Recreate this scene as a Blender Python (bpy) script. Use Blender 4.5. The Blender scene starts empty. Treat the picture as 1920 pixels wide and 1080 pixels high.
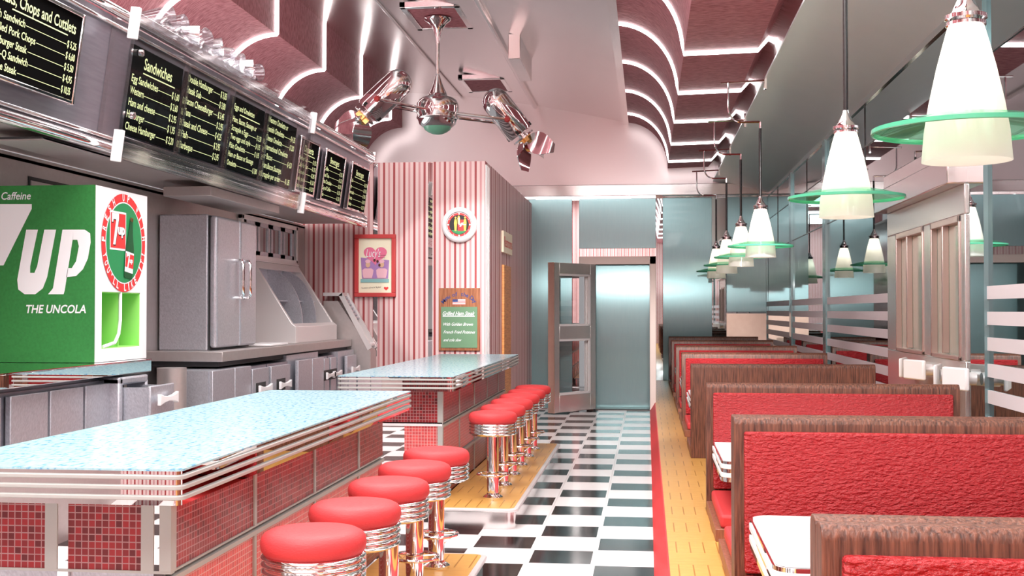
import bpy, bmesh, math, random
from mathutils import Vector, Matrix
random.seed(7)
S = bpy.context.scene
C = S.collection
PI = math.pi
# ---------------------------------------------------------------- survey helpers (metres, eye height 1.5, room runs along +Y)
T = 0.11545
def PX(px, Y):
    r = (px-1214)/2229.0; return r*Y/(1+r*T)
def PZ(py, X, Y): return 1.5+(582-py)/2214.0*(Y-X*T)
def PY(px, X): return X*2229.0/(px-1214)+X*T
# ---------------------------------------------------------------- materials
def newmat(name):
    m = bpy.data.materials.new(name); m.use_nodes = True
    nt = m.node_tree; return m, nt, nt.nodes['Principled BSDF']
def setp(b, color=None, rough=None, metal=None, **k):
    if color is not None: b.inputs['Base Color'].default_value = (*color, 1)
    if rough is not None: b.inputs['Roughness'].default_value = rough
    if metal is not None: b.inputs['Metallic'].default_value = metal
    for n, v in k.items(): b.inputs[n.replace('_', ' ')].default_value = v
def N(nt, t, **k):
    n = nt.nodes.new(t)
    for a, v in k.items(): setattr(n, a, v)
    return n
def mth(nt, op, a, b=None, c=None):
    n = N(nt, 'ShaderNodeMath', operation=op)
    for i, v in enumerate((a, b, c)):
        if v is None: continue
        if isinstance(v, (int, float)): n.inputs[i].default_value = v
        else: nt.links.new(v, n.inputs[i])
    return n.outputs[0]
def mixc(nt, f, a, b):
    n = N(nt, 'ShaderNodeMix', data_type='RGBA')
    if isinstance(f, (int, float)): n.inputs[0].default_value = f
    else: nt.links.new(f, n.inputs[0])
    for i, v in ((6, a), (7, b)):
        if isinstance(v, tuple): n.inputs[i].default_value = (*v, 1)
        else: nt.links.new(v, n.inputs[i])
    return n.outputs[2]
def coords(nt, world=True):
    if world:
        g = N(nt, 'ShaderNodeNewGeometry'); v = g.outputs['Position']
    else:
        g = N(nt, 'ShaderNodeTexCoord'); v = g.outputs['Object']
    s = N(nt, 'ShaderNodeSeparateXYZ'); nt.links.new(v, s.inputs[0])
    return v, s.outputs[0], s.outputs[1], s.outputs[2]
def noise(nt, vec, scale, detail=3, stretch=(1,1,1)):
    mp = N(nt, 'ShaderNodeMapping'); nt.links.new(vec, mp.inputs[0]); mp.inputs['Scale'].default_value = stretch
    n = N(nt, 'ShaderNodeTexNoise'); n.inputs['Scale'].default_value = scale; n.inputs['Detail'].default_value = detail
    nt.links.new(mp.outputs[0], n.inputs[0]); return n.outputs[0]
def ramp(nt, f, stops, interp='LINEAR'):
    n = N(nt, 'ShaderNodeValToRGB'); n.color_ramp.interpolation = interp
    e = n.color_ramp.elements
    while len(e) < len(stops): e.new(0.5)
    for i, (p, c) in enumerate(stops): e[i].position = p; e[i].color = (*c, 1)
    nt.links.new(f, n.inputs[0]); return n.outputs[0]
def bump(nt, b, h, strength=.3, dist=.01):
    n = N(nt, 'ShaderNodeBump'); n.inputs['Strength'].default_value = strength; n.inputs['Distance'].default_value = dist
    nt.links.new(h, n.inputs['Height']); nt.links.new(n.outputs[0], b.inputs['Normal'])
def plain(name, color, rough=.5, metal=0, **k):
    m, nt, b = newmat(name); setp(b, color, rough, metal, **k); return m
def brushed(name, c1, c2, rough=.3, stretch=(1,1,60), scale=4, metal=1, bs=.05, diag=False):
    m, nt, b = newmat(name); setp(b, c1, rough, metal)
    v, x, y, z = coords(nt)
    if diag:
        mp=N(nt,'ShaderNodeMapping'); mp.inputs['Rotation'].default_value=(.5,.42,0); nt.links.new(v,mp.inputs[0]); v=mp.outputs[0]
    f = noise(nt, v, scale, 4, stretch)
    nt.links.new(mixc(nt, f, c1, c2), b.inputs['Base Color'])
    if bs: bump(nt, b, f, bs, .005)
    return m
M = {}
M['chrome'] = plain('chrome', (.86,.84,.84), .06, 1)
M['chrome_soft'] = plain('chrome_soft', (.80,.78,.78), .18, 1)
M['white'] = plain('white_enamel', (.88,.87,.88), .35)
M['warmwhite'] = plain('warm_white_metal', (.80,.77,.77), .3, .3)
M['black'] = plain('black', (.008,.008,.008), .5)
M['blackrod'] = plain('black_rod', (.015,.012,.012), .25)
M['darkgap'] = plain('dark_gap', (.03,.03,.032), .6)
M['greytrim'] = plain('grey_trim', (.43,.44,.42), .5)
M['mirror'] = plain('mirror', (.80,.80,.80), .01, 1)
M['tintmirror'] = plain('tinted_window_glass', (.42,.50,.51), .015, 1)
M['steel'] = brushed('brushed_steel', (.36,.37,.42), (.76,.78,.84), .34, (22,22,1.6), 6, .6, .1, True)
M['steeldark'] = brushed('dark_brushed_steel', (.22,.22,.26), (.36,.36,.42), .3, (2,1,14), 4, .7, 0)
M['steelbeige'] = brushed('warm_sheet_metal', (.50,.46,.45), (.58,.54,.53), .42, (1,1,1), 30, .7)
M['ceilmetal'] = brushed('polished_ceiling_metal', (.86,.81,.80), (.92,.87,.86), .22, (1,1,1), 3, 1, 0)
M['soffit'] = brushed('soffit_metal', (.70,.84,.86), (.76,.88,.90), .30, (1,1,1), 3, .35, 0)
M['fascia'] = plain('fascia_metal', (.72,.66,.66), .12, 1)
M['beam'] = plain('beam_metal', (.62,.58,.57), .16, 1)
M['copper'] = brushed('copper_toned_steel', (.80,.58,.47), (.92,.72,.60), .3, (1,1,1), 8, .85, 0)
M['copperlight'] = plain('pinkish_metal', (.66,.52,.48), .3, .8)
M['doormetal'] = brushed('door_metal', (.62,.60,.58), (.74,.72,.70), .26, (1,1,20), 5, .75, 0)
M['jamb'] = plain('jamb_metal', (.60,.50,.46), .55, .35)
M['endwall'] = plain('end_wall_metal', (.80,.71,.71), .28, .75)
M['tealglass'] = plain('teal_glass', (.17,.26,.27), .05, .6)
M['greenpane'] = plain('grey_green_glass', (.36,.40,.34), .12, .25)
M['red'] = plain('red_enamel', (.80,.045,.05), .45)
M['redframe'] = plain('red_painted_wood', (.55,.05,.05), .45)
M['gold'] = plain('brass', (.72,.42,.16), .25, 1)
M['lightblue'] = plain('pale_blue_laminate', (.62,.83,.86), .15)
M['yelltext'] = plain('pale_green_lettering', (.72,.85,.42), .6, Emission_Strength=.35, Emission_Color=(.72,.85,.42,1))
M['board'] = plain('menu_black', (.003,.003,.003), .8, 0, Specular_IOR_Level=.02)
M['band'] = plain('frosted_white_band', (.62,.58,.60), .5)
# ceiling pink carpet-like laminate
m, nt, b = newmat('pink_ceiling_laminate'); setp(b, rough=.55)
v,x,y,z = coords(nt); f = noise(nt, v, 12, 5, (1,6,1)); f2 = noise(nt, v, 40, 2)
nt.links.new(ramp(nt, f, [(.36,(.30,.060,.085)),(.62,(.60,.24,.27))]), b.inputs['Base Color']); bump(nt,b,f,.25,.02); M['pink']=m
# emissive ribs
def emis(name, col, s):
    m, nt, b = newmat(name); setp(b, (.9,.9,.9), .5); b.inputs['Emission Color'].default_value=(*col,1); b.inputs['Emission Strength'].default_value=s; return m
M['neon'] = emis('white_light_strip', (1,.97,.96), 6.5)
M['bulb'] = emis('bulb', (1,.93,.82), 25)
M['diffuser'] = emis('light_diffuser', (1,.97,.95), 9)
# striped wallpaper
def stripes(name, axis):
    m, nt, b = newmat(name); setp(b, rough=.45)
    v,x,y,z = coords(nt); a = x if axis=='x' else y
    fr = mth(nt,'FRACT', mth(nt,'DIVIDE', mth(nt,'ADD', a, 100.0), .1128 if axis=='x' else .36))
    L=(.70,.52,.51); D=(.33,.045,.05); Mi=(.54,.26,.27)
    c = ramp(nt, fr, [(0,D),(.21,L),(.50,Mi),(.70,L)], 'CONSTANT')
    nt.links.new(c, b.inputs['Base Color']); return m
M['stripex'] = stripes('striped_wallpaper', 'x'); M['stripey'] = stripes('striped_wallpaper_side', 'y')
# mosaic
def mosaic(name, a, bb, mortar, p=.0222, rough=.3):
    m, nt, b = newmat(name); setp(b, rough=rough)
    v,x,y,z = coords(nt); cb = N(nt,'ShaderNodeCombineXYZ')
    nt.links.new(mth(nt,'ADD',mth(nt,'ADD',x,y),50.0), cb.inputs[0]); nt.links.new(z, cb.inputs[1])
    br = N(nt,'ShaderNodeTexBrick', offset=0.0, squash=1.0)
    br.inputs['Scale'].default_value=1; br.inputs['Mortar Size'].default_value=p*.075; br.inputs['Mortar Smooth'].default_value=.1
    br.inputs['Brick Width'].default_value=p; br.inputs['Row Height'].default_value=p; br.inputs['Bias'].default_value=-.25
    br.inputs['Color1'].default_value=(*a,1); br.inputs['Color2'].default_value=(*bb,1); br.inputs['Mortar'].default_value=(*mortar,1)
    nt.links.new(cb.outputs[0], br.inputs[0]); nt.links.new(br.outputs[0], b.inputs['Base Color'])
    bump(nt, b, mth(nt,'SUBTRACT',1.0,br.outputs[1]), .3, .002); return m
M['mosaic'] = mosaic('dark_red_mosaic', (.33,.018,.023), (.05,.008,.011), (.42,.24,.24))
M['mosaiclight'] = mosaic('light_red_mosaic', (.75,.10,.10), (.55,.06,.07), (.75,.45,.43))
# floor checker
m, nt, b = newmat('checker_floor_tiles'); setp(b, rough=.12)
v,x,y,z = coords(nt)
u = mth(nt,'DIVIDE', mth(nt,'ADD', x, .324+.395*60), .395); w = mth(nt,'DIVIDE', mth(nt,'ADD', y, 3.29-6.93+.4135*20), .4135)
fu=mth(nt,'FRACT',u); fw=mth(nt,'FRACT',w)
par = mth(nt,'MODULO', mth(nt,'ADD', mth(nt,'FLOOR',u), mth(nt,'FLOOR',w)), 2.0)
def inside(f, e): return mth(nt,'MULTIPLY', mth(nt,'GREATER_THAN', f, e), mth(nt,'LESS_THAN', f, 1-e))
tile = mth(nt,'MULTIPLY', inside(fu,.035), inside(fw,.045))
grout = mth(nt,'SUBTRACT',1.0, mth(nt,'MULTIPLY', inside(fu,.012), inside(fw,.016)))
c = mixc(nt, mth(nt,'MULTIPLY', par, tile), (.86,.83,.83), (.006,.007,.008))
c = mixc(nt, mth(nt,'MULTIPLY', grout, .35), c, (.55,.45,.45))
b.inputs['Specular IOR Level'].default_value=.12; nt.links.new(c, b.inputs['Base Color']); bump(nt, b, tile, .25, .003); M['checker']=m
# yellow basket weave parquet
m, nt, b = newmat('yellow_parquet'); setp(b, rough=.32)
v,x,y,z = coords(nt); q=.315
u = mth(nt,'DIVIDE', mth(nt,'ADD', x, 20.0), q); w = mth(nt,'DIVIDE', mth(nt,'ADD', y, 20.0), q)
fu=mth(nt,'FRACT',u); fw=mth(nt,'FRACT',w)
par = mth(nt,'MODULO', mth(nt,'FLOOR',w), 2.0)
l1 = mth(nt,'LESS_THAN', mth(nt,'FRACT', mth(nt,'MULTIPLY',u,4.0)), .10); l2 = mth(nt,'MULTIPLY', .35, mth(nt,'LESS_THAN', mth(nt,'FRACT', mth(nt,'MULTIPLY',w,4.0)), .06))
ln = mth(nt,'ADD', mth(nt,'MULTIPLY',par,l1), mth(nt,'MULTIPLY',mth(nt,'SUBTRACT',1.0,par),l2))
g = noise(nt, v, 14, 3, (1,5,1))
c = mixc(nt, g, (.62,.30,.065), (.84,.48,.13)); c = mixc(nt, mth(nt,'MULTIPLY',ln,.95), c, (.42,.18,.03))
nt.links.new(c, b.inputs['Base Color']); M['parquet']=m
# pale cyan speckled countertop
m, nt, b = newmat('pale_cyan_flecked_laminate'); setp(b, rough=.2, Specular_IOR_Level=.3)
v,x,y,z = coords(nt); f = noise(nt, v, 60, 3, (1,.4,1))
nt.links.new(ramp(nt, f, [(.34,(.12,.32,.54)),(.43,(.33,.55,.61)),(.60,(.41,.62,.66))]), b.inputs['Base Color']); M['counter']=m
# vinyl
def vinyl(name, col, sc, st, dist=.012, ro=.38):
    m, nt, b = newmat(name); setp(b, col, ro if st>.5 else .5, Specular_IOR_Level=.5 if st>.5 else .25)
    v,x,y,z = coords(nt, False); f = noise(nt, v, sc, 4, (1,1,2.2)); bump(nt,b,f,st,dist); return m
M['vinyl'] = vinyl('red_crinkled_vinyl', (.47,.022,.028), 40, 1.0, .03, .28)
M['vinylseat'] = vinyl('red_smooth_vinyl', (.64,.055,.060), 90, .15)
# wood
def wood(name, a, c2, st=(14,14,1.2), sc=6, bs=.5, rough=.42):
    m, nt, b = newmat(name); setp(b, rough=rough)
    v,x,y,z = coords(nt, False); f = noise(nt, v, sc, 5, st)
    nt.links.new(ramp(nt, f, [(.32,a),(.66,c2)]), b.inputs['Base Color']); bump(nt,b,f,bs,.006); return m
M['wood'] = wood('brown_oak', (.055,.018,.011), (.23,.085,.05), (16,16,1.0), 6, .8)
M['woodlight'] = wood('reddish_oak', (.20,.065,.035), (.36,.14,.08))
M['woodorange'] = wood('orange_wood', (.45,.16,.04), (.72,.32,.10), (1,1,20), 4, .2)
M['woodboard'] = wood('sign_wood', (.20,.06,.02), (.38,.14,.06), (20,1,1), 5, .1)
# teal brushed panel
m, nt, b = newmat('teal_brushed_panel'); setp(b, rough=.19, metal=.6, Anisotropic=.93)
tg=N(nt,'ShaderNodeTangent'); tg.direction_type='RADIAL'; tg.axis='Z'; nt.links.new(tg.outputs[0], b.inputs['Tangent'])
v,x,y,z = coords(nt); f = noise(nt, v, 5, 3, (20,1,1))
nt.links.new(mixc(nt, f, (.22,.375,.395), (.26,.42,.435)), b.inputs['Base Color'])
b.inputs['Coat Weight'].default_value=.3; b.inputs['Coat Roughness'].default_value=.03; M['teal']=m
# lamp shade (translucent)
m, nt, b = newmat('frosted_shade_glass'); nt.nodes.remove(b)
tr=N(nt,'ShaderNodeBsdfTranslucent'); df=N(nt,'ShaderNodeBsdfDiffuse'); gl=N(nt,'ShaderNodeBsdfGlossy'); gl.inputs['Roughness'].default_value=.05
tr.inputs[0].default_value=(.92,.91,.87,1); df.inputs[0].default_value=(.85,.84,.81,1)
m1=N(nt,'ShaderNodeMixShader'); m1.inputs[0].default_value=.5; nt.links.new(tr.outputs[0],m1.inputs[1]); nt.links.new(df.outputs[0],m1.inputs[2])
m2=N(nt,'ShaderNodeMixShader'); m2.inputs[0].default_value=.05; nt.links.new(m1.outputs[0],m2.inputs[1]); nt.links.new(gl.outputs[0],m2.inputs[2])
nt.links.new(m2.outputs[0], nt.nodes['Material Output'].inputs[0]); M['shade']=m
# green glass disc + clear acrylic
def thin(name, col, gloss, mixt, rough=.02):
    m, nt, b = newmat(name); nt.nodes.remove(b)
    tr=N(nt,'ShaderNodeBsdfTransparent'); tr.inputs[0].default_value=(*col,1)
    gl=N(nt,'ShaderNodeBsdfGlossy'); gl.inputs['Roughness'].default_value=rough; gl.inputs[0].default_value=(*gloss,1)
    mx=N(nt,'ShaderNodeMixShader'); mx.inputs[0].default_value=mixt
    nt.links.new(tr.outputs[0],mx.inputs[1]); nt.links.new(gl.outputs[0],mx.inputs[2]); nt.links.new(mx.outputs[0], nt.nodes['Material Output'].inputs[0]); return m
M['greendisc'] = thin('pale_green_glass', (.62,.88,.74), (.6,.95,.8), .12)
nt=M['greendisc'].node_tree; o_=nt.nodes['Material Output']; s_=o_.inputs[0].links[0].from_socket
df=N(nt,'ShaderNodeBsdfDiffuse'); df.inputs[0].default_value=(.30,.72,.50,1); mx=N(nt,'ShaderNodeMixShader'); mx.inputs[0].default_value=.09; nt.links.new(s_,mx.inputs[1]); nt.links.new(df.outputs[0],mx.inputs[2]); nt.links.new(mx.outputs[0],o_.inputs[0])
M['greenrim'] = plain('green_glass_edge', (.10,.50,.30), .1)
M['acrylic'] = thin('clear_acrylic', (.95,.95,.95), (.95,.95,.95), .035)
M['acrylicedge'] = thin('clear_acrylic_edge', (.82,.82,.84), (.95,.93,.93), .28, .1)
# green printed card
m, nt, b = newmat('green_printed_panel'); setp(b, rough=.6)
v,x,y,z = coords(nt); f = noise(nt, v, 70, 2)
nt.links.new(mixc(nt, f, (.014,.16,.028), (.028,.25,.05)), b.inputs['Base Color']); M['greencard']=m
M['printwhite'] = plain('printed_white', (.86,.87,.89), .6)
M['limegreen'] = plain('lime_green_plastic', (.33,.80,.18), .4)
M['cream'] = plain('cream_paper', (.90,.86,.66), .5)
M['heart'] = plain('pink_print', (.80,.18,.32), .5); M['purple']=plain('lilac_print',(.40,.22,.50),.5); M['palepink']=plain('pale_pink_print',(.85,.50,.58),.5)
M['skin']=plain('skin_print',(.75,.48,.32),.5); M['tealprint']=plain('teal_print',(.25,.50,.50),.5); M['brownprint']=plain('brown_print',(.10,.03,.02),.5)
M['yellow']=plain('yellow_print',(.85,.60,.10),.5); M['chalk']=plain('green_chalkboard',(.13,.25,.14),.7); M['bottle']=plain('dark_green_print',(.01,.09,.03),.3)
M['blueprint']=plain('blue_print',(.03,.05,.20),.5); M['logored']=plain('logo_red',(.75,.04,.04),.5); M['discgreen']=plain('disc_green',(.02,.27,.09),.4)
M['greengloss']=plain('mint_glass',(.22,.62,.42),.08)
# ---------------------------------------------------------------- mesh building
class MB:
    def __init__(s): s.v=[]; s.f=[]; s.m=[]; s.mats=[]; s.cur=0
    def mat(s, name):
        if name not in s.mats: s.mats.append(name)
        s.cur = s.mats.index(name); return s
    def add(s, vs, fs, mx=None):
        o=len(s.v)
        for p in vs:
            p=Vector(p)
            if mx is not None: p = mx@p
            s.v.append(tuple(p))
        for f in fs: s.f.append([i+o for i in f]); s.m.append(s.cur)
        return s
    def box(s, x0,x1,y0,y1,z0,z1, mx=None):
        if x0>x1: x0,x1=x1,x0
        if y0>y1: y0,y1=y1,y0
        if z0>z1: z0,z1=z1,z0
        vs=[(x0,y0,z0),(x1,y0,z0),(x1,y1,z0),(x0,y1,z0),(x0,y0,z1),(x1,y0,z1),(x1,y1,z1),(x0,y1,z1)]
        return s.add(vs,[(0,3,2,1),(4,5,6,7),(0,1,5,4),(1,2,6,5),(2,3,7,6),(3,0,4,7)],mx)
    def prism(s, poly, a, b, axis='y', mx=None):
        n=len(poly)
        def P(p,t):
            return {'y':(p[0],t,p[1]),'x':(t,p[0],p[1]),'z':(p[0],p[1],t)}[axis]
        vs=[P(p,a) for p in poly]+[P(p,b) for p in poly]
        fs=[tuple(range(n)),tuple(range(2*n-1,n-1,-1))]+[(i,(i+1)%n,n+(i+1)%n,n+i) for i in range(n)]
        return s.add(vs,fs,mx)
    def lathe(s, prof, n=32, mx=None, cap=True):
        vs=[];fs=[]
        for r,z in prof:
            for k in range(n):
                a=2*PI*k/n; vs.append((r*math.cos(a),r*math.sin(a),z))
        for i in range(len(prof)-1):
            for k in range(n):
                k2=(k+1)%n; fs.append((i*n+k,i*n+k2,(i+1)*n+k2,(i+1)*n+k))
        if cap:
            if prof[0][0]>1e-6: fs.append(tuple(range(n-1,-1,-1)))
            if prof[-1][0]>1e-6: fs.append(tuple((len(prof)-1)*n+k for k in range(n)))
        return s.add(vs,fs,mx)
    def tube(s, pts, r, n=10, closed=False, mx=None):
        pts=[Vector(p) for p in pts]; L=len(pts); vs=[];fs=[]
        up=None
        for i,p in enumerate(pts):
            if closed: t=(pts[(i+1)%L]-pts[i-1]).normalized()
            else: t=(pts[min(i+1,L-1)]-pts[max(i-1,0)]).normalized()
            if up is None:
                up=Vector((0,0,1)) if abs(t.z)<.9 else Vector((1,0,0))
            a=(up-t*up.dot(t)); 
            if a.length<1e-4: a=Vector((0,1,0))-t*t.y
            a.normalize(); up=a; b=t.cross(a)
            rr = r[i] if isinstance(r,(list,tuple)) else r
            for k in range(n):
                an=2*PI*k/n; vs.append(tuple(p+a*math.cos(an)*rr+b*math.sin(an)*rr))
        rng = L if closed else L-1
        for i in range(rng):
            j=(i+1)%L
            for k in range(n):
                k2=(k+1)%n; fs.append((i*n+k,i*n+k2,j*n+k2,j*n+k))
        if not closed: fs.append(tuple(range(n-1,-1,-1))); fs.append(tuple((L-1)*n+k for k in range(n)))
        return s.add(vs,fs,mx)
    def sheet(s, prof, y0, y1, th):   # extruded open profile (x,z) with thickness
        n=len(prof); nor=[]
        for i in range(n):
            a=Vector(prof[max(i-1,0)]); b=Vector(prof[min(i+1,n-1)]); t=(b-a).normalized(); nor.append((-t.y,t.x))
        up=[(p[0]+q[0]*th,p[1]+q[1]*th) for p,q in zip(prof,nor)]
        return s.prism(list(prof)+up[::-1], y0, y1)
    def build(s, name, parent=None, bevel=0, smooth=35, kind=None, seg=2):
        me=bpy.data.meshes.new(name); me.from_pydata(s.v,[],s.f)
        for mn in s.mats: me.materials.append(M[mn])
        for i,p in enumerate(me.polygons): p.material_index=s.m[i]
        bm=bmesh.new(); bm.from_mesh(me); bmesh.ops.recalc_face_normals(bm,faces=bm.faces); bm.to_mesh(me); bm.free()
        if smooth:
            for p in me.polygons: p.use_smooth=True
            me.set_sharp_from_angle(angle=math.radians(smooth))
        o=bpy.data.objects.new(name,me); C.objects.link(o)
        if parent is not None: o.parent=parent
        if kind: o['kind']=kind
        if bevel:
            bv=o.modifiers.new('bevel','BEVEL'); bv.width=bevel; bv.segments=seg; bv.limit_method='ANGLE'; bv.angle_limit=math.radians(40)
        return o
def tag(o, label, cat, group=None):
    o['label']=label; o['category']=cat
    if group: o['group']=group
    return o
def thing(name, label, cat, loc=(0,0,0), rz=0, group=None):
    o=bpy.data.objects.new(name,None); C.objects.link(o); o.location=loc; o.rotation_euler=(0,0,rz); o.empty_display_size=.1
    return tag(o,label,cat,group)
def dup(root, loc, rz=0, label=None, group=None):
    r=root.copy(); C.objects.link(r); r.location=loc; r.rotation_euler=(0,0,rz)
    if label: r['label']=label
    if group: r['group']=group
    for ch in list(root.children):
        c=ch.copy(); C.objects.link(c); c.parent=r
        for g in list(ch.children):
            d=g.copy(); C.objects.link(d); d.parent=c
    return r
def B(mat, *a):
    return MB().mat(mat).box(*a)
# text as mesh data ------------------------------------------------
_tc={}
def textmesh(txt, bold=0.0, shear=0.0):
    k=(txt,bold,shear)
    if k in _tc: return _tc[k]
    cu=bpy.data.curves.new('lettering','FONT'); cu.body=txt; cu.size=1; cu.offset=bold; cu.shear=shear; cu.resolution_u=3; cu.extrude=.0
    o=bpy.data.objects.new('lettering',cu); C.objects.link(o)
    bpy.context.view_layer.update()
    dg=bpy.context.evaluated_depsgraph_get(); me=bpy.data.meshes.new_from_object(o.evaluated_get(dg))
    vs=[tuple(v.co) for v in me.vertices]; fs=[tuple(p.vertices) for p in me.polygons]
    bpy.data.objects.remove(o); bpy.data.curves.remove(cu); bpy.data.meshes.remove(me)
    _tc[k]=(vs,fs); return vs,fs
def frame(o, ax, ay):
    ax=Vector(ax).normalized(); ay=Vector(ay).normalized(); az=ax.cross(ay)
    return Matrix(((ax.x,ay.x,az.x,o[0]),(ax.y,ay.y,az.y,o[1]),(ax.z,ay.z,az.z,o[2]),(0,0,0,1)))
def put_text(mb, fr, txt, x, y, h, width=None, align='l', bold=0.0, shear=0.0, z=.001, sx=None, rot=0):
    """place text in frame fr: cap height h; if width given squeeze to it"""
    vs,fs=textmesh(txt,bold,shear)
    if not vs: return 0
    xs=[v[0] for v in vs]; x0,x1=min(xs),max(xs); sc=h/.70
    kx = sx if sx else (width/(x1-x0) if width else sc)
    w=(x1-x0)*kx; off = {'l':0,'r':-w,'c':-w/2}[align]
    ca,sa=math.cos(rot),math.sin(rot); out=[]
    for v in vs:
        a=(v[0]-x0)*kx+off; b=v[1]*sc
        out.append((x+a*ca-b*sa, y+a*sa+b*ca, z))
    mb.add(out,fs,fr); return w
def quad(mb, fr, x0,x1,y0,y1,z=.001):
    mb.add([(x0,y0,z),(x1,y0,z),(x1,y1,z),(x0,y1,z)],[(0,1,2,3)],fr)
def poly(mb, fr, pts, z=.001):
    mb.add([(p[0],p[1],z) for p in pts],[tuple(range(len(pts)))],fr)
def disc(mb, fr, cx,cy,rx,ry=None,z=.001,n=40):
    ry=ry or rx; poly(mb,fr,[(cx+rx*math.cos(2*PI*k/n),cy+ry*math.sin(2*PI*k/n)) for k in range(n)],z)
# ================================================================ SETTING
YB = 23.3       # far end of the room
YW = 12.6       # striped partition in front of the kitchen's end
YD = 17.75      # wall with the open door
Y0 = -2.6       # wall behind the viewer
XR = 2.3        # window wall
XK = -3.76      # kitchen wall
B('checker', -6.0,.05, Y0,YB, -.06,0).build('floor', kind='structure')
# booth platform with red sloped kerb
p=MB(); p.mat('red').prism([(.034,0),(.088,.085),(.106,.120),(.1155,.120),(.1155,0)], Y0, YD)
tag(p.build('kerb_strip'), 'bright red kerb running along the edge of the yellow booth platform', 'kerb')
tag(MB().mat('parquet').box(.1155,XR,Y0,YB,-.06,.12).build('booth_platform'), 'long yellow parquet platform carrying the row of red booths', 'platform')
B('stripex', -6.0,XR, Y0-.1,Y0, 0,6.2).build('wall_near', kind='structure')
B('steelbeige', XK-.12,XK, Y0,YW, 0,2.42).build('wall_left', kind='structure')
# striped partition block
xc=PX(910,YW)
pb=MB(); pb.mat('stripex').box(XK-.12,xc,YW,YW+.08,0,3.12)
pb.build('wall_striped', kind='structure')
MB().mat('stripey').box(xc-.08,xc,YW+.09,YD,0,3.12).build('wall_striped_side', kind='structure')
ct=MB().mat('warmwhite')
for k in range(4): ct.box(xc+.003+k*.004, xc+.012+k*.004, YW-.01+k*.05, YW+.03+k*.05, 0, 3.08-k*.004)
ct.build('trim_1', kind='structure')
# mirror slots in the stripes
for i,(a,c) in enumerate(((700,708),(803,811))):
    tag(B('mirror', PX(a,YW),PX(c,YW),YW-.006,YW, 1.0,3.11).build('mirror_strip'),
        ('narrow vertical mirror strip passing behind the red framed poster','narrow vertical mirror strip between the poster and the clock')[i],'mirror')
# door wall (vestibule)
xv0,xv1=xc, PX(1230,YD)
vw=MB().mat('mirror'); vw.box(xv0,PX(1086,YD),YD,YD+.1,0,3.19).box(PX(1086,YD),xv1,YD,YD+.1,2.27,3.19); vw.build('wall_door', kind='structure')
B('fascia', xv1-.02,xv1, YD+.1,YB,.12,3.19).build('wall_vestibule_side', kind='structure')
B('ceilmetal', xv0-2.2,xv1, YD+.02,YB,3.19,3.23).build('ceiling_vestibule', kind='structure')
def tealpanel(x0,x1,y,z0,z1,label):
    o=tag(B('teal',x0,x1,y-.025,y,z0,z1).build('wall_panel',bevel=.004),label,'wall panel'); return o
ztop=3.185
tealpanel(PX(988,YD)+.03,PX(1073,YD),YD,0.02,ztop,'tall teal panel left of the open door, beside the striped wall')
tealpanel(PX(1086,YD),PX(1230,YD),YD,PZ(466,-.4,YD),ztop,'wide teal panel mounted above the doorway')
tealpanel(PX(1100,YD+.3),PX(1222,YD+.3),YD+.35,0.0,2.3,'teal panel closing the doorway behind the open door')
tealpanel(PX(1243,YB),PX(1335,YB),YB,.12,3.72,'tall teal panel standing behind the farthest booths')
tealpanel(PX(1362,YB),XR,YB,PZ(585,2,YB),3.72,'teal panel beside the window corner behind the hanging lamps')
mm=B('copper',PX(1362,YB),XR,YB-.02,YB,.12,PZ(588,2,YB)).build('wall_panel'); tag(mm,'polished copper coloured panel below the teal panel in the far window corner','wall panel')
B('tintmirror', xv1,XR, YB,YB+.08,0,3.75).build('wall_far', kind='structure')
# black floor shoe at foot of the door wall
B('black', PX(1113,YD),PX(1218,YD), YD-.03,YD+.3, 0,.018).build('trim_2', kind='structure')
# end wall above beam, beam
B('endwall', -6.0,XR+.3, YB,YB+.1,3.75,6.2).build('wall_end', kind='structure')
bm_=MB().mat('beam'); bm_.box(PX(800,YB),XR+.2,YB-.35,YB-.001,3.735,3.955)
tag(bm_.build('ceiling_beam',bevel=.01),'reflective steel header beam spanning the far end of the room','beam')
# ---------------------------------------------------------------- ceiling
def arc(cx,cz,a,b,t0,t1,n=14):
    return [(cx+a*math.cos(math.radians(t0+(t1-t0)*i/n)), cz+b*math.sin(math.radians(t0+(t1-t0)*i/n))) for i in range(n+1)]
R_prof = arc(-.42,4.30,.82,.92,90,0) + [(1.19,4.32),(1.30,4.45)]
L_prof = [(-4.93,5.92),(-4.93,5.20)] + arc(-4.93,4.30,.82,.90,90,180)
MB().mat('pink').sheet(R_prof,Y0,YB,.05).build('ceiling_right_cove', kind='structure')
MB().mat('pink').sheet(L_prof[::-1],Y0,YB,.05).build('ceiling_left_cove', kind='structure')
B('pink', -5.85,-5.75, Y0,YB, 3.0,4.32).build('wall_left_upper', kind='structure')
B('steelbeige', -5.8,XK, Y0,YW, 2.40,2.44).build('ceiling_kitchen', kind='structure')
mid=[]
for i in range(13):
    t=i/12; mid.append((-4.93+4.51*t, 5.92-.70*t+.10*math.sin(PI*t)))
MB().mat('ceilmetal').sheet(mid,Y0,YB,.05).build('ceiling', kind='structure')
# lip between pink and metal
tag(MB().mat('ceilmetal').box(-.47,-.36,Y0,YB,5.17,5.23).build('ceiling_rail'),'flat metal edging where the central ceiling meets the pink right cove','rail')
# fascia + soffit on window side
MB().mat('fascia').sheet([(1.30,4.45),(1.33,4.28),(1.29,4.04)],Y0,YB,.03).build('trim_3', kind='structure')
MB().mat('soffit').sheet([(1.28,4.03),(1.62,3.945),(1.96,3.855),(XR,3.76)],Y0,YB,.05).build('ceiling_soffit', kind='structure')
B('fascia',XR,XR+.1,Y0,YB,3.70,3.85).build('trim_4', kind='structure')
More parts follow.
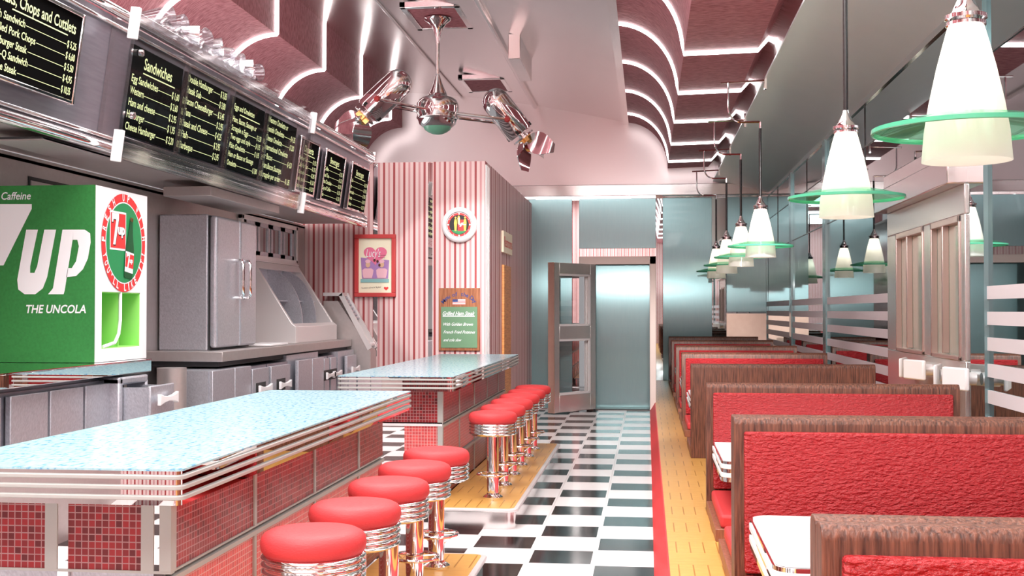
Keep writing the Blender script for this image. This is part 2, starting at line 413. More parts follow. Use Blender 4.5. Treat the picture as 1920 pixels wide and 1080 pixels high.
# chrome rail and seam on the central ceiling
def zmid(x):
    t=(x+4.93)/4.51; return 5.92-.70*t+.10*math.sin(PI*t)
for x,r,l in ((-2.22,.05,'chrome rail running the length of the central ceiling, right of the fan'),(-3.72,.022,'thin seam rod running along the central ceiling, left of the fan')):
    tag(MB().mat('chrome_soft').tube([(x,Y0,zmid(x)-.02),(x,YB,zmid(x)-.02)],r,12).build('ceiling_rail'),l,'rail')
# light ribs
def rib(y, prof, wid, inward):
    n=len(prof); th=.03; nor=[]
    for i in range(n):
        a=Vector(prof[max(i-1,0)]); b=Vector(prof[min(i+1,n-1)]); t=(b-a).normalized(); nor.append((t.y*inward,-t.x*inward))
    inn=[(q[0]+k[0]*th,q[1]+k[1]*th) for q,k in zip(prof,nor)]
    return MB().mat('neon').prism(list(prof)+inn[::-1], y-wid/2,y+wid/2)
ribY=[22.15-2.33*k for k in range(10)]
names=['first','second','third','fourth','fifth','sixth','seventh','eighth','ninth','tenth']
for k,y in enumerate(ribY):
    tag(rib(y,R_prof,.078,1).build('ceiling_light_strip'),'thin white light strip curving over the pink ceiling above the booths, %s from the far end'%names[k],'light','white light strips on the pink ceiling')
    tag(rib(y,L_prof,.078,-1).build('ceiling_light_strip'),'thin white light strip curving over the pink ceiling above the kitchen, %s from the far end'%names[k],'light','white light strips on the pink ceiling')
# square ceiling plates
xf=-2.955
def plate(y, label):
    t=thing('ceiling_plate',label,'ceiling plate',(xf,y,zmid(xf)))
    a=MB().mat('chrome'); w=.42; wy=.66
    for s in (-1,1):
        a.box(s*w,s*(w-.09),-wy,wy,-.07,0.02); a.box(-w,w,s*wy,s*(wy-.09),-.07,.02)
    a.build('frame',t,.01); B('pink',-w+.09,w-.09,-wy+.09,wy-.09,-.05,.0).build('panel',t)
plate(16.38,'square chrome framed pink ceiling plate holding the fan'); plate(21.4,'square chrome framed pink ceiling plate beyond the fan')
cb=MB().mat('ceilmetal').box(-2.02,-1.84,17.0,18.7,5.18,5.55); tag(cb.build('ceiling_box',bevel=.01),'slim metal box mounted on the ceiling beside the chrome rail','box')
# ---------------------------------------------------------------- right wall : windows and entrance
yE0,yE1 = PY(1848,XR), PY(1668,XR)    # entrance bay
print('entrance',yE0,yE1)
bandz=[(1.575,1.665),(1.40,1.49),(1.225,1.315),(1.045,1.135),(.865,.955),(.685,.775)]
wins=[(Y0,2.2),(2.28,5.0),(5.08,yE0),(yE1,PY(1546,XR)-.15),(PY(1546,XR)+.1,PY(1483,XR)-.1),(PY(1483,XR)+.1,YB)]
B('woodlight',XR,XR+.1,Y0,YB,0,.60).build('wall_right', kind='structure')
for i,(a,c) in enumerate(wins):
    w=B('tintmirror',XR+.02,XR+.06,a,c,.60,3.72).build('window_%d'%(i+1), kind='structure')
    fr_=MB().mat('blackrod')
    for z in (2.62,3.25): fr_.box(XR+.012,XR+.022,a,c,z-.006,z+.006)
    n=max(1,int((c-a)/1.3))
    for k in range(1,n): yy=a+(c-a)*k/n; fr_.box(XR+.012,XR+.022,yy-.006,yy+.006,2.62,3.72)
    fr_.build('muntin',w)
    for z0,z1 in bandz: B('band',XR+.008,XR+.022,a,c,z0,z1).build('frosted_band',w)
    MB().mat('teal').box(XR-.01,XR+.06,c-.001,c+(.08 if i<2 else (.25 if i in(3,4) else .001)),.60,3.72).build('mullion',w)
# entrance: metal frame with two narrow lights and white pull blocks
en=bpy.data.objects.new('door_2',None); C.objects.link(en); en['kind']='structure'
zl=2.42
a=MB().mat('doormetal')
yd0,yd1=yE0+.45,yE1
a.box(XR-.02,XR+.08,yd0,yd1,.12,1.13)           # lower rail panel
a.box(XR-.02,XR+.08,yd0,yd1,2.20,zl)
ys=[yd0,yd0+.12,yd0+1.0,yd0+1.28,yd1-.42,yd1]
for j in (0,2,4): a.box(XR-.02,XR+.08,ys[j],ys[j+1],1.13,2.20)
a.build('frame',en,.008)
for j in (1,3):
    g=MB().mat('greenpane').box(XR+.02,XR+.05,ys[j],ys[j+1],1.13,2.20); g.build('pane',en)
    r_=MB().mat('copperlight'); r_.box(XR-.03,XR+.02,ys[j],ys[j+1],1.13,1.16).box(XR-.03,XR+.02,ys[j],ys[j+1],2.15,2.2).box(XR-.03,XR+.02,ys[j],ys[j]+.03,1.13,2.2).box(XR-.03,XR+.02,(ys[j]*.45+ys[j+1]*.55),(ys[j]*.45+ys[j+1]*.55)+.035,1.17,2.15).box(XR-.03,XR+.02,ys[j+1]-.03,ys[j+1],1.13,2.2)
    r_.build('glazing_bead',en,.004)
a=MB().mat('ceilmetal'); a.box(XR-.14,XR+.08,yd0,yd1,zl,2.62).box(XR-.05,XR+.08,yd0,yd1,2.62,2.78); a.build('lintel',en,.01)
MB().mat('tintmirror').box(XR+.02,XR+.06,yd0,yd1,2.78,3.72).build('transom',en)
MB().mat('tintmirror').box(XR+.0,XR+.05,yE0,yd0,.12,3.72).build('side_light',en)
for yy,dd_ in ((PY(1694,2.15),.05),(PY(1715,2.15),-.05),(PY(1759,2.15),.05),(PY(1792,2.15),-.05)):
    h=MB().mat('white').prism([(XR-.17-dd_,yy-.13),(XR-.14-dd_,yy-.13),(XR-.14+dd_,yy+.13),(XR-.17+dd_,yy+.13)],.94,1.10,'z'); ho=h.build('handle',en,.012)
    k=MB().mat('warmwhite').tube([(XR-.145,yy,1.02),(XR-.02,yy,1.02)],.045,16); k.build('knob',ho)
# open glazed door leaf at the far door wall
dr=bpy.data.objects.new('door_1',None); C.objects.link(dr); dr['kind']='structure'
fx0,fx1=PX(1098,YD),PX(1230,YD); fi=PX(1218,YD)
a=MB().mat('jamb'); a.box(fi,fx1+.0,YD-.07,YD+.06,0,2.31).box(PX(1086,YD),fx1,YD-.07,YD+.06,2.19,2.31).box(PX(1100,YD),PX(1112,YD),YD-.06,YD+.06,0,2.19)
a.build('door_frame',dr,.006)
hx,hy=PX(1113,YD),YD-.08
ex,ey=PX(1034,16.85),16.85
d=Vector((ex-hx,ey-hy,0)); Lw=d.length; d.normalize()
mx=frame((hx,hy,0),d,(0,0,1))   # local x along leaf, y up, z = d x up
def LB(mb,x0,x1,y0,y1,z0,z1): return mb.box(x0,x1,y0,y1,z0,z1,mx)
th=.045; st=.13
a=MB().mat('doormetal'); LB(a,0,st,.02,2.19,-th,th); LB(a,Lw-st,Lw-.002,.02,2.19,-th,th)
LB(a,st,Lw-st,.02,.27,-th,th); LB(a,st,Lw-st,2.03,2.19,-th,th); LB(a,st,Lw-st,1.08,1.27,-th,th)
lf=a.build('door_leaf',dr,.005)
MB().mat('copper').box(Lw-.002,Lw+.012,.02,2.19,-th-.01,th+.01,mx).build('edge_strip',lf)
for z0,z1 in ((.27,1.08),(1.27,2.03)):
    MB().mat('acrylic').box(st,Lw-st,z0,z1,-.008,.008,mx).build('pane',lf)
    q=MB().mat('warmwhite'); 
    for s in (-1,1):
        zz=(s*th,s*(th-.02)); 
        q.box(st,st+.035,z0,z1,*sorted(zz),mx); q.box(st,Lw-st,z0,z0+.03,*sorted(zz),mx); q.box(st,Lw-st,z1-.03,z1,*sorted(zz),mx)
    q.build('glazing_bead',lf)
MB().mat('chrome').tube([tuple(mx@Vector((st*.5,1.17,th+.05))),tuple(mx@Vector((Lw-st*.5,1.17,th+.05)))],.022,12).build('push_bar',lf)
# restroom door slip and sign on the striped side wall
o=B('woodorange',xc+.001,xc+.03,14.05,14.75,.35,2.05).build('door_3',bevel=.006,kind='structure')
sg=thing('wall_sign','small cream sign with red Restrooms lettering on the striped side wall','sign',(0,0,0))
B('cream',xc,xc+.03,14.0,14.9,2.20,2.46).build('plate',sg,.004)
tx=MB().mat('logored'); put_text(tx,frame((xc+.032,14.05,2.27),(0,1,0),(0,0,1)),'Restrooms',0,0,.13,width=.8); tx.build('lettering',sg)
# ================================================================ COUNTERS
def rrect(x0,x1,y0,y1,r,corners=(1,1,1,1),n=6):
    pts=[]
    for (cx,cy,a0,use) in ((x1-r,y0+r,-90,corners[0]),(x1-r,y1-r,0,corners[1]),(x0+r,y1-r,90,corners[2]),(x0+r,y0+r,180,corners[3])):
        if use:
            for i in range(n+1):
                a=math.radians(a0+90*i/n); pts.append((cx+r*math.cos(a),cy+r*math.sin(a)))
        else: pts.append((cx+r*(1 if a0 in(-90,0) else -1), cy+r*(1 if a0 in(0,90) else -1)))
    return pts
def counter(y0,y1,label,posts_front):
    X0,X1=-2.19,-1.352; zt=1.035; zb=.928
    t=thing('diner_counter',label,'counter',((X0+X1)/2,y0,0)); ox=-(X0+X1)/2; oy=-y0
    def mk(mb,name,par=t,bevel=0):
        o=mb.build(name,par,bevel); o.location=(ox,oy,0); return o
    mk(MB().mat('counter').prism(rrect(X0,X1,y0,y1,.02),zt-.006,zt,'z'),'countertop')
    mk(MB().mat('mirror').prism(rrect(X0+.006,X1-.006,y0+.006,y1-.006,.02),zb,zt-.006,'z'),'edge_band')
    for k in range(3):
        z=zb+.016+k*.030
        mk(MB().mat('greytrim').prism(rrect(X0-.004,X1+.004,y0-.004,y1+.004,.03),z,z+.0135,'z'),'edge_strip',t,.003)
    bx0,bx1,by0,by1=-2.05,-1.475,y0+.21,y1-.2
    mk(MB().mat('mosaic').box(bx0,bx1,by0,by1,.69,zb),'tiled_fascia')
    mk(MB().mat('mirror').box(bx0+.03,bx1-.012,by0+.03,by1-.03,.0,.70),'mirror_core')
    mk(MB().mat('mosaiclight').box(bx0+.3,bx1-.002,by0+(.01 if y0>7 else .05),by1-.01,.40,.662),'tiled_panel')
    mk(MB().mat('mosaic').box(bx0+.3,bx1-.002,by0+.02,by1-.01,.143,.375),'tiled_panel')
    tr=MB().mat('greytrim')
    yy=by0+.79
    while yy<by1:
        for z0,z1 in ((.69,zb),(.40,.662),(.143,.375)): tr.box(bx1-.01,bx1+.006,yy-.013,yy+.013,z0,z1)
        yy+=.80
    for z0,z1 in ((.69,zb),(.40,.662),(.143,.375)): tr.box(bx1-.03,bx1+.008,by0-.008,by0+.035,z0,z1)
    tr.box(bx0,bx1+.008,by0-.006,by0+.02,.682,.690); tr.box(bx1-.01,bx1+.006,by0,by1,.684,.690)
    tr.box(bx1-.02,bx1+.010,by0,by1,.655,.672); tr.box(bx1-.02,bx1+.010,by0,by1,.370,.387)
    for xx in posts_front: tr.box(xx-.02,xx+.02,by0-.007,by0+.01,.69,zb)
    mk(tr,'trim_strips')
    if y0<7:
        sl=MB().mat('mirror')
        for xx in posts_front: sl.box(xx+.02,xx+.055,by0-.003,by0+.01,.66,zb)
        mk(sl,'mirror_slot')
        mk(MB().mat('steel').box(bx0,bx1-.03,by0+.012,by0+.028,.0,.682),'metal_panel')
    else:
        w=MB().mat('white').box(bx0,bx1+.004,by0-.006,by0+.02,.664,.69); mk(w,'ledge')
    return t
counter(3.30,6.66,'near diner counter with flecked pale cyan top, ribbed edge and dark red mosaic front',(-1.86,-1.545))
counter(8.15,12.34,'far diner counter with pale cyan top in front of the striped wall',())
# stool platforms
def platf(y0,y1,label):
    X0,X1=-1.468,-.885
    t=thing('stool_platform',label,'platform',(-1.2,y0,0))
    def mk(mb,name,bv=0):
        o=mb.build(name,t,bv); o.location=(1.2,-y0,0); return o
    mk(MB().mat('parquet').prism(rrect(X0,X1-.03,y0+.03,y1-.03,.05),.13,.143,'z'),'deck')
    mk(MB().mat('warmwhite').prism(rrect(X0,X1,y0,y1,.07),.118,.141,'z'),'rim',.006)
    mk(MB().mat('chrome_soft').prism(rrect(X0+.01,X1-.02,y0+.02,y1-.02,.07),0,.118,'z'),'skirt')
platf(3.0,6.52,'yellow parquet stool platform under the near counter stools')
platf(7.98,11.98,'yellow parquet stool platform under the far counter stools')
# ================================================================ STOOLS
def make_stool():
    t=thing('bar_stool','','stool')
    MB().mat('chrome').lathe([(.070,0),(.072,.012),(.060,.022),(.046,.030),(.044,.04)],36).build('base_flange',t)
    MB().mat('chrome').lathe([(.043,.03),(.043,.47)],36).build('column',t)
    fr=MB().mat('chrome').tube([(.112*math.cos(a),.112*math.sin(a),.175) for a in [2*PI*k/40 for k in range(40)]],.0085,10,True)
    r=fr.build('foot_ring',t)
    for k in range(3):
        s=MB().mat('chrome'); a=2*PI*k/3+.5; s.tube([(.108*math.cos(a),.108*math.sin(a),.172),(.04*math.cos(a),.04*math.sin(a),.12)],.004,8)
        s.tube([(.108*math.cos(a),.108*math.sin(a),.176),(.04*math.cos(a),.04*math.sin(a),.176)],.004,8)
        s.build('strut',r)
    pr=[(.05,.455),(.155,.457)]
    for k in range(4):
        z=.462+k*.0225
        pr+=[(.160,z),(.171,z+.004),(.175,z+.010),(.171,z+.016),(.160,z+.0205)]
    pr+=[(.15,.556)]
    MB().mat('chrome').lathe(pr,48).build('ribbed_band',t,0,60)
    q=[(.15,.545),(.166,.550),(.174,.562),(.1765,.580),(.174,.598),(.165,.612),(.148,.621),(.12,.626),(.08,.629),(.03,.630),(0,.630)]
    MB().mat('vinylseat').lathe(q,48).build('seat_cushion',t,0,80)
    return t
st=make_stool()
def where(i,n,row): 
    o=['first','second','third','fourth','fifth','sixth'][i]
    return 'red topped chrome bar stool, %s from the viewer in the row at the %s counter'%(o,row)
first=True
for i,yp in enumerate((3.97,4.53,5.12,5.69,6.27)):
    loc=(-1.112,yp-.128,.143); lb=where(i,5,'near')
    if first: st.location=loc; st['label']=lb; st['group']='bar stools at the near counter'; first=False
    else: dup(st,loc,0,lb,'bar stools at the near counter')
for i in range(6):
    dup(st,(-1.112,8.56+.592*i-.128,.143),0,where(i,6,'far'),'bar stools at the far counter')
# ================================================================ BOOTHS
XC=1.24; HW=.84
def make_bench(seat_d,label):
    t=thing('booth_bench',label,'bench')
    zt=.88
    # local: back board from y=-.1 to 0 , seat toward -y
    prof=[(-.1,0),(-.1,zt-.035),(-.094,zt-.015),(-.078,zt-.002),(-.06,zt),(-.03,zt-.001),(-.012,zt-.008),(-.003,zt-.024),(0,zt-.04),(0,0)]
    MB().mat('wood').prism(prof,-HW,HW,'x').build('back_frame',t,.004)
    MB().mat('vinyl').box(-HW+.045,HW-.05,-.135,-.09,.16,zt-.065).build('back_cushion',t,.012,seg=3)
    MB().mat('woodlight').box(-HW,HW,-seat_d,-.1,0,.075).build('seat_base',t,.004)
    MB().mat('vinylseat').box(-HW+.03,HW-.03,-seat_d+.02,-.13,.075,.155).build('seat_cushion',t,.02,seg=3)
    return t
bq=make_bench(1.15,'')
def T_(y,x=.4): return y+.1155*x
pos={'A':T_(2.95),'B':T_(5.73),'C':T_(8.22),'D':T_(11.15),'E':T_(14.15),'F':T_(16.95),'G':T_(20.05),'H':T_(22.75)}
G='red and brown booth benches in a row along the windows'
def bench(y,face,label):
    # face 'q' : cushion toward the viewer; far face of back board at y.   face 'p': cushion away, near face of board at y
    rz=0 if face=='q' else PI
    return dup(bq,(XC,y,.12),rz,label,G)
bq.location=(XC,pos['A']-.1,.12); bq['group']=G; bq['label']='nearest booth bench at bottom right, red cushion facing the viewer'
bench(pos['A']-.1,'p','booth bench back to back with the nearest one, facing the first white table')
bench(pos['B']-.1,'q','booth bench with large red back behind the first white table')
bench(pos['B']-.1,'p','booth bench hidden back to back behind the large red back, facing the second table')
bench(pos['C'],'q','single booth bench facing the viewer just before the side entrance')
bench(pos['D']-.1,'p','single booth bench with plain brown back just past the side entrance')
for k,n in (('E','first'),('F','second'),('G','third'),('H','farthest')):
    bench(pos[k]-.1,'q','%s booth bench facing the viewer beyond the plain brown back'%n)
    if k!='H': bench(pos[k]-.1,'p','%s booth bench facing away beyond the plain brown back'%n)
def make_table(L):
    t=thing('booth_table','','table')
    x0,x1=-.80,.82; z=.48
    MB().mat('white').prism(rrect(x0+.012,x1,-L/2+.012,L/2-.012,.07,(0,0,1,1)),z-.006,z,'z').build('table_top',t)
    MB().mat('chrome').prism(rrect(x0,x1,-L/2,L/2,.08,(0,0,1,1)),z-.13,z-.007,'z').build('edge_band',t)
    for k in range(2):
        MB().mat('white').prism(rrect(x0-.004,x1,-L/2-.004,L/2+.004,.08,(0,0,1,1)),z-.052-k*.052,z-.024-k*.052,'z').build('edge_strip',t,.003)
    MB().mat('greytrim').box(x0+.1,x1-.05,-.004,.004,z-.0005,z+.0015).build('seam',t)
    MB().mat('chrome').lathe([(.20,0),(.20,.015),(.05,.03),(.035,.05),(.035,z-.12)],28).build('pedestal',t)
    return t
tb=make_table(1.05)
ty=[(4.70,'white booth table with chrome edge in front of the large red bench back, nearest table'),
    (7.62,'white booth table with chrome edge in front of the bench before the side entrance'),
    (12.9,'white booth table just beyond the plain brown bench back'),
    (15.75,'white booth table, second beyond the plain brown bench back'),
    (18.7,'white booth table, third beyond the plain brown bench back'),
    (21.5,'white booth table at the farthest booth')]
for i,(y,l) in enumerate(ty):
    loc=(XC,T_(y),.12)
    if i==0: tb.location=loc; tb['label']=l; tb['group']='white booth tables'
    else: dup(tb,loc,0,l,'white booth tables')
# ================================================================ PENDANT LAMPS
def make_lamp():
    t=thing('pendant_lamp','','pendant lamp')   # origin: bottom of shade centre
    prof=[(.165,0),(.163,.02),(.156,.11),(.138,.22),(.108,.36),(.082,.46),(.066,.52)]
    MB().mat('shade').lathe(prof+[(r-.004,z) for r,z in prof[::-1]],40,None,False).build('lamp_shade',t,0,60)
    d=[(.145,.175),(.25,.155),(.345,.125)]
    MB().mat('greendisc').lathe(d+[(r,z-.010) for r,z in d[::-1]],56,None,False).build('glass_disc',t,0,60)
    MB().mat('greenrim').lathe([(.343,.111),(.351,.113),(.351,.129),(.343,.131),(.341,.121),(.343,.111)],56,None,False).build('disc_edge',t,0,60)
    MB().mat('chrome').lathe([(.066,.515),(.074,.52),(.074,.532),(.060,.536),(.078,.545),(.078,.560),(.055,.57),(.040,.60),(.022,.64),(.018,.66),(.0,.66)],32).build('cap',t,0,50)
    MB().mat('blackrod').lathe([(.015,.65),(.015,1.40)],14).build('rod',t)
    b=MB().mat('chrome'); zz=1.40
    b.tube([(0,0,zz),(0,0,zz+.07)],.012,8)
    pts=[(0,0,zz+.07),(-.16,0,zz+.07)]
    for k in range(8):
        a=PI/2*k/7; pts.append((-.20-.14*math.sin(a),0,zz+.07+.16*(1-math.cos(a))))
    pts.append((-.34,0,zz+.50)); b.tube(pts,.011,8)
    b.tube([(-.42,0,zz+.50),(.055,0,zz+.52)],.012,8); b.box(.045,.07,-.03,.03,zz+.42,zz+.60)
    b.build('bracket',t)
    MB().mat('bulb').lathe([(0,.33),(.03,.345),(.042,.38),(.038,.42),(.02,.46),(.012,.50),(0,.50)],20).build('bulb',t)
    return t
lm=make_lamp()
ly=[(4.51,'largest pendant lamp at top right with white shade and green glass disc'),
    (7.25,'second pendant lamp on a long black rod, left of the largest lamp'),
    (12.75,'third pendant lamp, first of the distant cluster and largest in it'),
    (15.4,'fourth pendant lamp, second in the distant cluster'),
    (18.2,'fifth pendant lamp, third in the distant cluster'),
    (20.95,'farthest pendant lamp at the left end of the row')]
lampY=[]
for i,(yp,l) in enumerate(ly):
    loc=(1.215,yp+.14,2.07); lampY.append(loc[1])
    if i==0: lm.location=loc; lm['label']=l; lm['group']='pendant lamps over the booths'
    else: dup(lm,loc,0,l,'pendant lamps over the booths')
# ================================================================ CEILING FAN
xf_=-2.955; yf=16.38
fn=thing('ceiling_fan','large chrome twin head ceiling fan with central globe and mint glass bowl','ceiling fan',(xf_,yf,0))
zt=zmid(xf_)
MB().mat('chrome').lathe([(.03,zt-.42),(.04,zt-.34),(.07,zt-.22),(.12,zt-.14),(.18,zt-.10),(.195,zt-.07),(.0,zt-.06)],40).build('canopy',fn,0,60)
MB().mat('chrome').lathe([(.028,4.85),(.028,zt-.40)],20).build('rod',fn)
g=[(.0,4.09),(.21,4.10),(.26,4.14),(.28,4.20),(.285,4.21),(.30,4.22),(.30,4.235),(.29,4.245),(.305,4.34),(.300,4.42),(.27,4.48),(.22,4.515),(.14,4.54),(.13,4.58),(.09,4.66),(.06,4.74),(.03,4.84)]
MB().mat('chrome').lathe(g,44).build('globe',fn,0,60)
MB().mat('greengloss').lathe([(0,3.99),(.07,4.0),(.13,4.025),(.18,4.06),(.205,4.105),(.0,4.105)],36).build('glass_bowl',fn,0,60)
def head(px,py,pz,ax,parent):
    ax=Vector(ax).normalized(); e=Vector((0,1,0)); e=(e-ax*e.dot(ax)).normalized(); 
    mx=frame((px,py,pz),e.cross(ax),e)          # local z = e x... axis
    mx=Matrix.Translation((px,py,pz)) @ (ax.to_track_quat('Z','Y').to_matrix().to_4x4())
    r=.205; L=.38
    pr=[(0,-L-.16)]+[(r*math.sin(a),-L-.16+ .20*(1-math.cos(a))) for a in [PI/2*k/7 for k in range(1,8)]]+[(r,L*.55),(r*.9,L*.6),(r*.9,L*.63),(r*.5,L*.63),(0,L*.63)]
    h=MB().mat('chrome').lathe(pr,40,mx).build('motor_housing',parent,0,50)
    MB().mat('chrome_soft').lathe([(.06,L*.63),(.06,L*.63+.05),(.17,L*.63+.05),(.17,L*.63+.075),(0,L*.63+.08)],32,mx).build('front_plate',h,0,50)
    hb=MB().mat('gold')
    for a in (0,PI/2): hb.box(-.10,.10,-.03,.03,L*.63+.075,L*.63+.14,mx@Matrix.Rotation(a,4,'Z'))
    hb.build('hub',h)
    q=MB().mat('black')
    for k in range(4): q.box(-.02,.02,r*.86,r*1.03,L*.45,L*.60,mx@Matrix.Rotation(k*PI/2+.4,4,'Z'))
    q.build('clip',h)
    for k in range(3):
        m2=mx@Matrix.Rotation(2*PI*k/3+.5,4,'Z')@Matrix.Translation((0,0,L*.63+.10))@Matrix.Rotation(-.75,4,'Y')@Matrix.Rotation(.7,4,'X')
        b=MB().mat('chrome'); n=10; up=[];dn=[]
        pts=[]
        for i in range(n+1):
            u=i/n; w=.045+.085*math.sin(PI*min(1,u*1.02)**.8)*(1 if u<.97 else .6)
            pts.append((.05+.42*u,w*1.25,.06*u*u))
        vs=[];fs=[]
        for (x,w,z) in pts:
            vs+=[(x,-w,z-.03),(x,w,z+.03),(x,w,z+.042),(x,-w,z-.018)]
        for i in range(n):
            for j in range(4): fs.append((i*4+j,i*4+(j+1)%4,(i+1)*4+(j+1)%4,(i+1)*4+j))
        fs.append((0,1,2,3)); fs.append(tuple(n*4+j for j in (3,2,1,0)))
        b.add(vs,fs,m2); b.build('blade',h,0,50)
    return h
c0=Vector((0,0,4.30))
for (dx,dy,z,ax,s) in ((-.74,-.40,4.42,(-.72,-.15,-.72),-1),(.98,.55,4.26,(.62,.2,-.80),1)):
    hh=head(dx,dy,z,ax,fn)
    ar=MB().mat('chrome')
    for off in (-.22,.22):
        ar.tube([(0,off*.9,4.30),(dx*.98,dy+off*1.08,z-.02)],.022,8)
    ar.build('arm',fn)
    MB().mat('redframe').lathe([(0,-.02),(.04,-.015),(.045,0),(.03,.03),(0,.035)],16,Matrix.Translation((dx*.98,dy-.26,z-.02))@Matrix.Rotation(PI/2,4,'X')).build('pivot_knob',hh)
# ================================================================ KITCHEN
def on(mb,name,t,bevel=0):
    o=mb.build(name,t,bevel); l=t.location; o.location=(-l.x,-l.y,-l.z); return o
def sub(mb,name,p,bevel=0):
    return mb.build(name,p,bevel)     # same frame as its parent part
# 7up counter (mirror edged)
t=thing('service_counter','mirror edged service counter under the green and white drinks machine','counter',(-3.4,5,0))
ye=PY(285,-3.0)
on(MB().mat('mirror').box(XK+.01,-3.0,3.4,ye,1.198,1.204),'countertop',t)
on(MB().mat('mirror').box(XK+.01,-3.0,3.4,ye,1.128,1.198),'edge_band',t,.004)
on(MB().mat('steeldark').box(XK+.01,-3.12,3.4,ye-.12,.0,1.128),'carcass',t)
def bowtie(x,yc,zc,hl):
    b=[(-1,.034),(-.55,.020),(0,.013),(.55,.020),(1,.034)]
    m=MB().mat('white').prism([(yc+u*hl,zc-v) for u,v in b]+[(yc+u*hl,zc+v) for u,v in b[::-1]],x,x+.022,'x')
    return m.box(x-.03,x+.005,yc-.02,yc+.02,zc-.012,zc+.012)
def doorx(par,x,ya,yb,z0,z1,mat='steel',handle=True,name='door',recess=False):
    d=on(MB().mat(mat).box(x-.03,x,ya,yb,z0,z1),name,par,.004) if False else MB().mat(mat).box(x-.03,x,ya,yb,z0,z1).build(name,par,.004)
    d.location=(-par.location.x,-par.location.y,-par.location.z)
    if handle:
        yc=(ya+yb)/2; zc=z0+(z1-z0)*handle if isinstance(handle,float) else z1-.16
        if recess: MB().mat('darkgap').box(x-.001,x+.002,yc-.12,yc+.12,zc-.05,zc+.05).build('recess',d)
        bowtie(x+.03,yc,zc,.15).build('handle',d,.004)
    return d
X1=-3.05
cab=thing('base_cabinet','long base cabinet with three plain brushed steel doors at left under the drinks machine','cabinet',(X1,5.2,0))
e=[PY(22,X1),PY(92,X1),PY(97,X1),PY(158,X1),PY(163,X1),PY(217.5,X1)]
on(MB().mat('steeldark').box(-3.13,-3.085,3.6,e[5]+.03,.1,1.10),'carcass',cab)
for a_,b_ in ((3.7,4.5),(4.55,PY(4,X1)),(e[0],e[1]),(e[2],e[3]),(e[4],e[5])): doorx(cab,X1,a_,b_,.1,1.085,'steel',False)
dc=thing('drawer_unit','steel drawer unit with a pulled out drawer beside the three plain doors','cabinet',(X1,6.6,0))
y0_,y1_=PY(226,-2.99),PY(280,-2.99)
f=MB().mat('steel'); f.box(-3.12,-2.99,y0_,y0_+.045,.1,1.115).box(-3.12,-2.99,y1_-.03,y1_,.1,1.115).box(-3.12,-2.99,y0_,y1_,1.07,1.115)
on(f,'carcass',dc,.012)
xd=-2.84
drw=MB().mat('steel'); drw.box(-3.1,xd,y0_+.06,y0_+.075,.72,1.055).box(-3.1,xd,y1_-.06,y1_-.045,.72,1.055).box(-3.1,xd,y0_+.06,y1_-.045,.72,.73)
dd=on(drw,'drawer',dc)
MB().mat('steel').box(xd,xd+.02,y0_+.03,y1_-.02,.70,1.065).build('drawer_front',dd,.006)
yc=(y0_+y1_)/2
bowtie(xd+.045,yc,.985,.13).build('handle',dd,.004)
# pipe column
tag(MB().mat('steelbeige').lathe([(.10,0),(.10,1.10)],28,Matrix.Translation((PX(323,7.85),7.85,0))).build('pipe_column'),'round metal column under the worktop left of the double steel doors','column')
# worktop
xw=-3.15; yw0=PY(418,xw); yw1=12.3
w=thing('worktop','long steel worktop along the kitchen wall carrying the steel refrigerator','worktop',(-3.4,yw0,0))
on(MB().mat('steelbeige').box(XK+.01,xw,yw0,yw1,1.115,1.19),'slab',w,.004)
on(MB().mat('darkgap').box(XK+.02,xw-.05,yw0+.05,yw1,1.075,1.115),'under_rail',w)
# cabinets under worktop
xb=-3.12
def ey(px): return PY(px,xb)
c1=thing('base_cabinet','base cabinet with twin blue grey steel doors under the worktop, left of the drawers','cabinet',(xb,ey(399),0))
on(MB().mat('steel').box(-3.50,xb-.03,ey(399),ey(472),0,1.06),'carcass',c1)
doorx(c1,xb,ey(400),ey(441),.1,1.06,'steel',False); doorx(c1,xb,ey(442),ey(472),.1,1.06,'steel',False)
def dun(a,b,label,rz=.55):
    c=thing('drawer_unit',label,'cabinet',(xb,ey(a),0),0,'steel drawer units under the worktop')
    on(MB().mat('steeldark').box(-3.50,xb-.03,ey(a),ey(b),0,1.05),'carcass',c)
    doorx(c,xb,ey(a)+.02,ey(b)-.02,.70,1.03,'steel',.5,'drawer',True); doorx(c,xb,ey(a)+.02,ey(b)-.02,.1,.68,'steel',.8,'drawer',True)
dun(473,506,'first steel drawer unit with bow handle right of the twin doors'); dun(508,546,'second steel drawer unit with bow handle right of the twin doors')
c2=thing('base_cabinet','base cabinet with twin steel doors between two pairs of drawer units','cabinet',(xb,ey(548),0))
on(MB().mat('steel').box(-3.50,xb-.05,ey(548),ey(606),0,1.10),'carcass',c2)
doorx(c2,xb+.02,ey(556),ey(582),.1,1.05,'steel',False); doorx(c2,xb+.02,ey(583),ey(604),.1,1.05,'steel',False)
dun(608,619,'third steel drawer unit, narrow, past the second pair of doors'); dun(620,632,'fourth steel drawer unit, narrow, past the second pair of doors')
c3=thing('base_cabinet','last slim steel cabinet at the striped wall end of the worktop','cabinet',(xb,ey(634),0))
on(MB().mat('steel').box(-3.50,xb,ey(634),12.28,0,1.08),'carcass',c3); doorx(c3,xb+.05,ey(634)+.18,12.2,.55,1.03,'steel',.7)
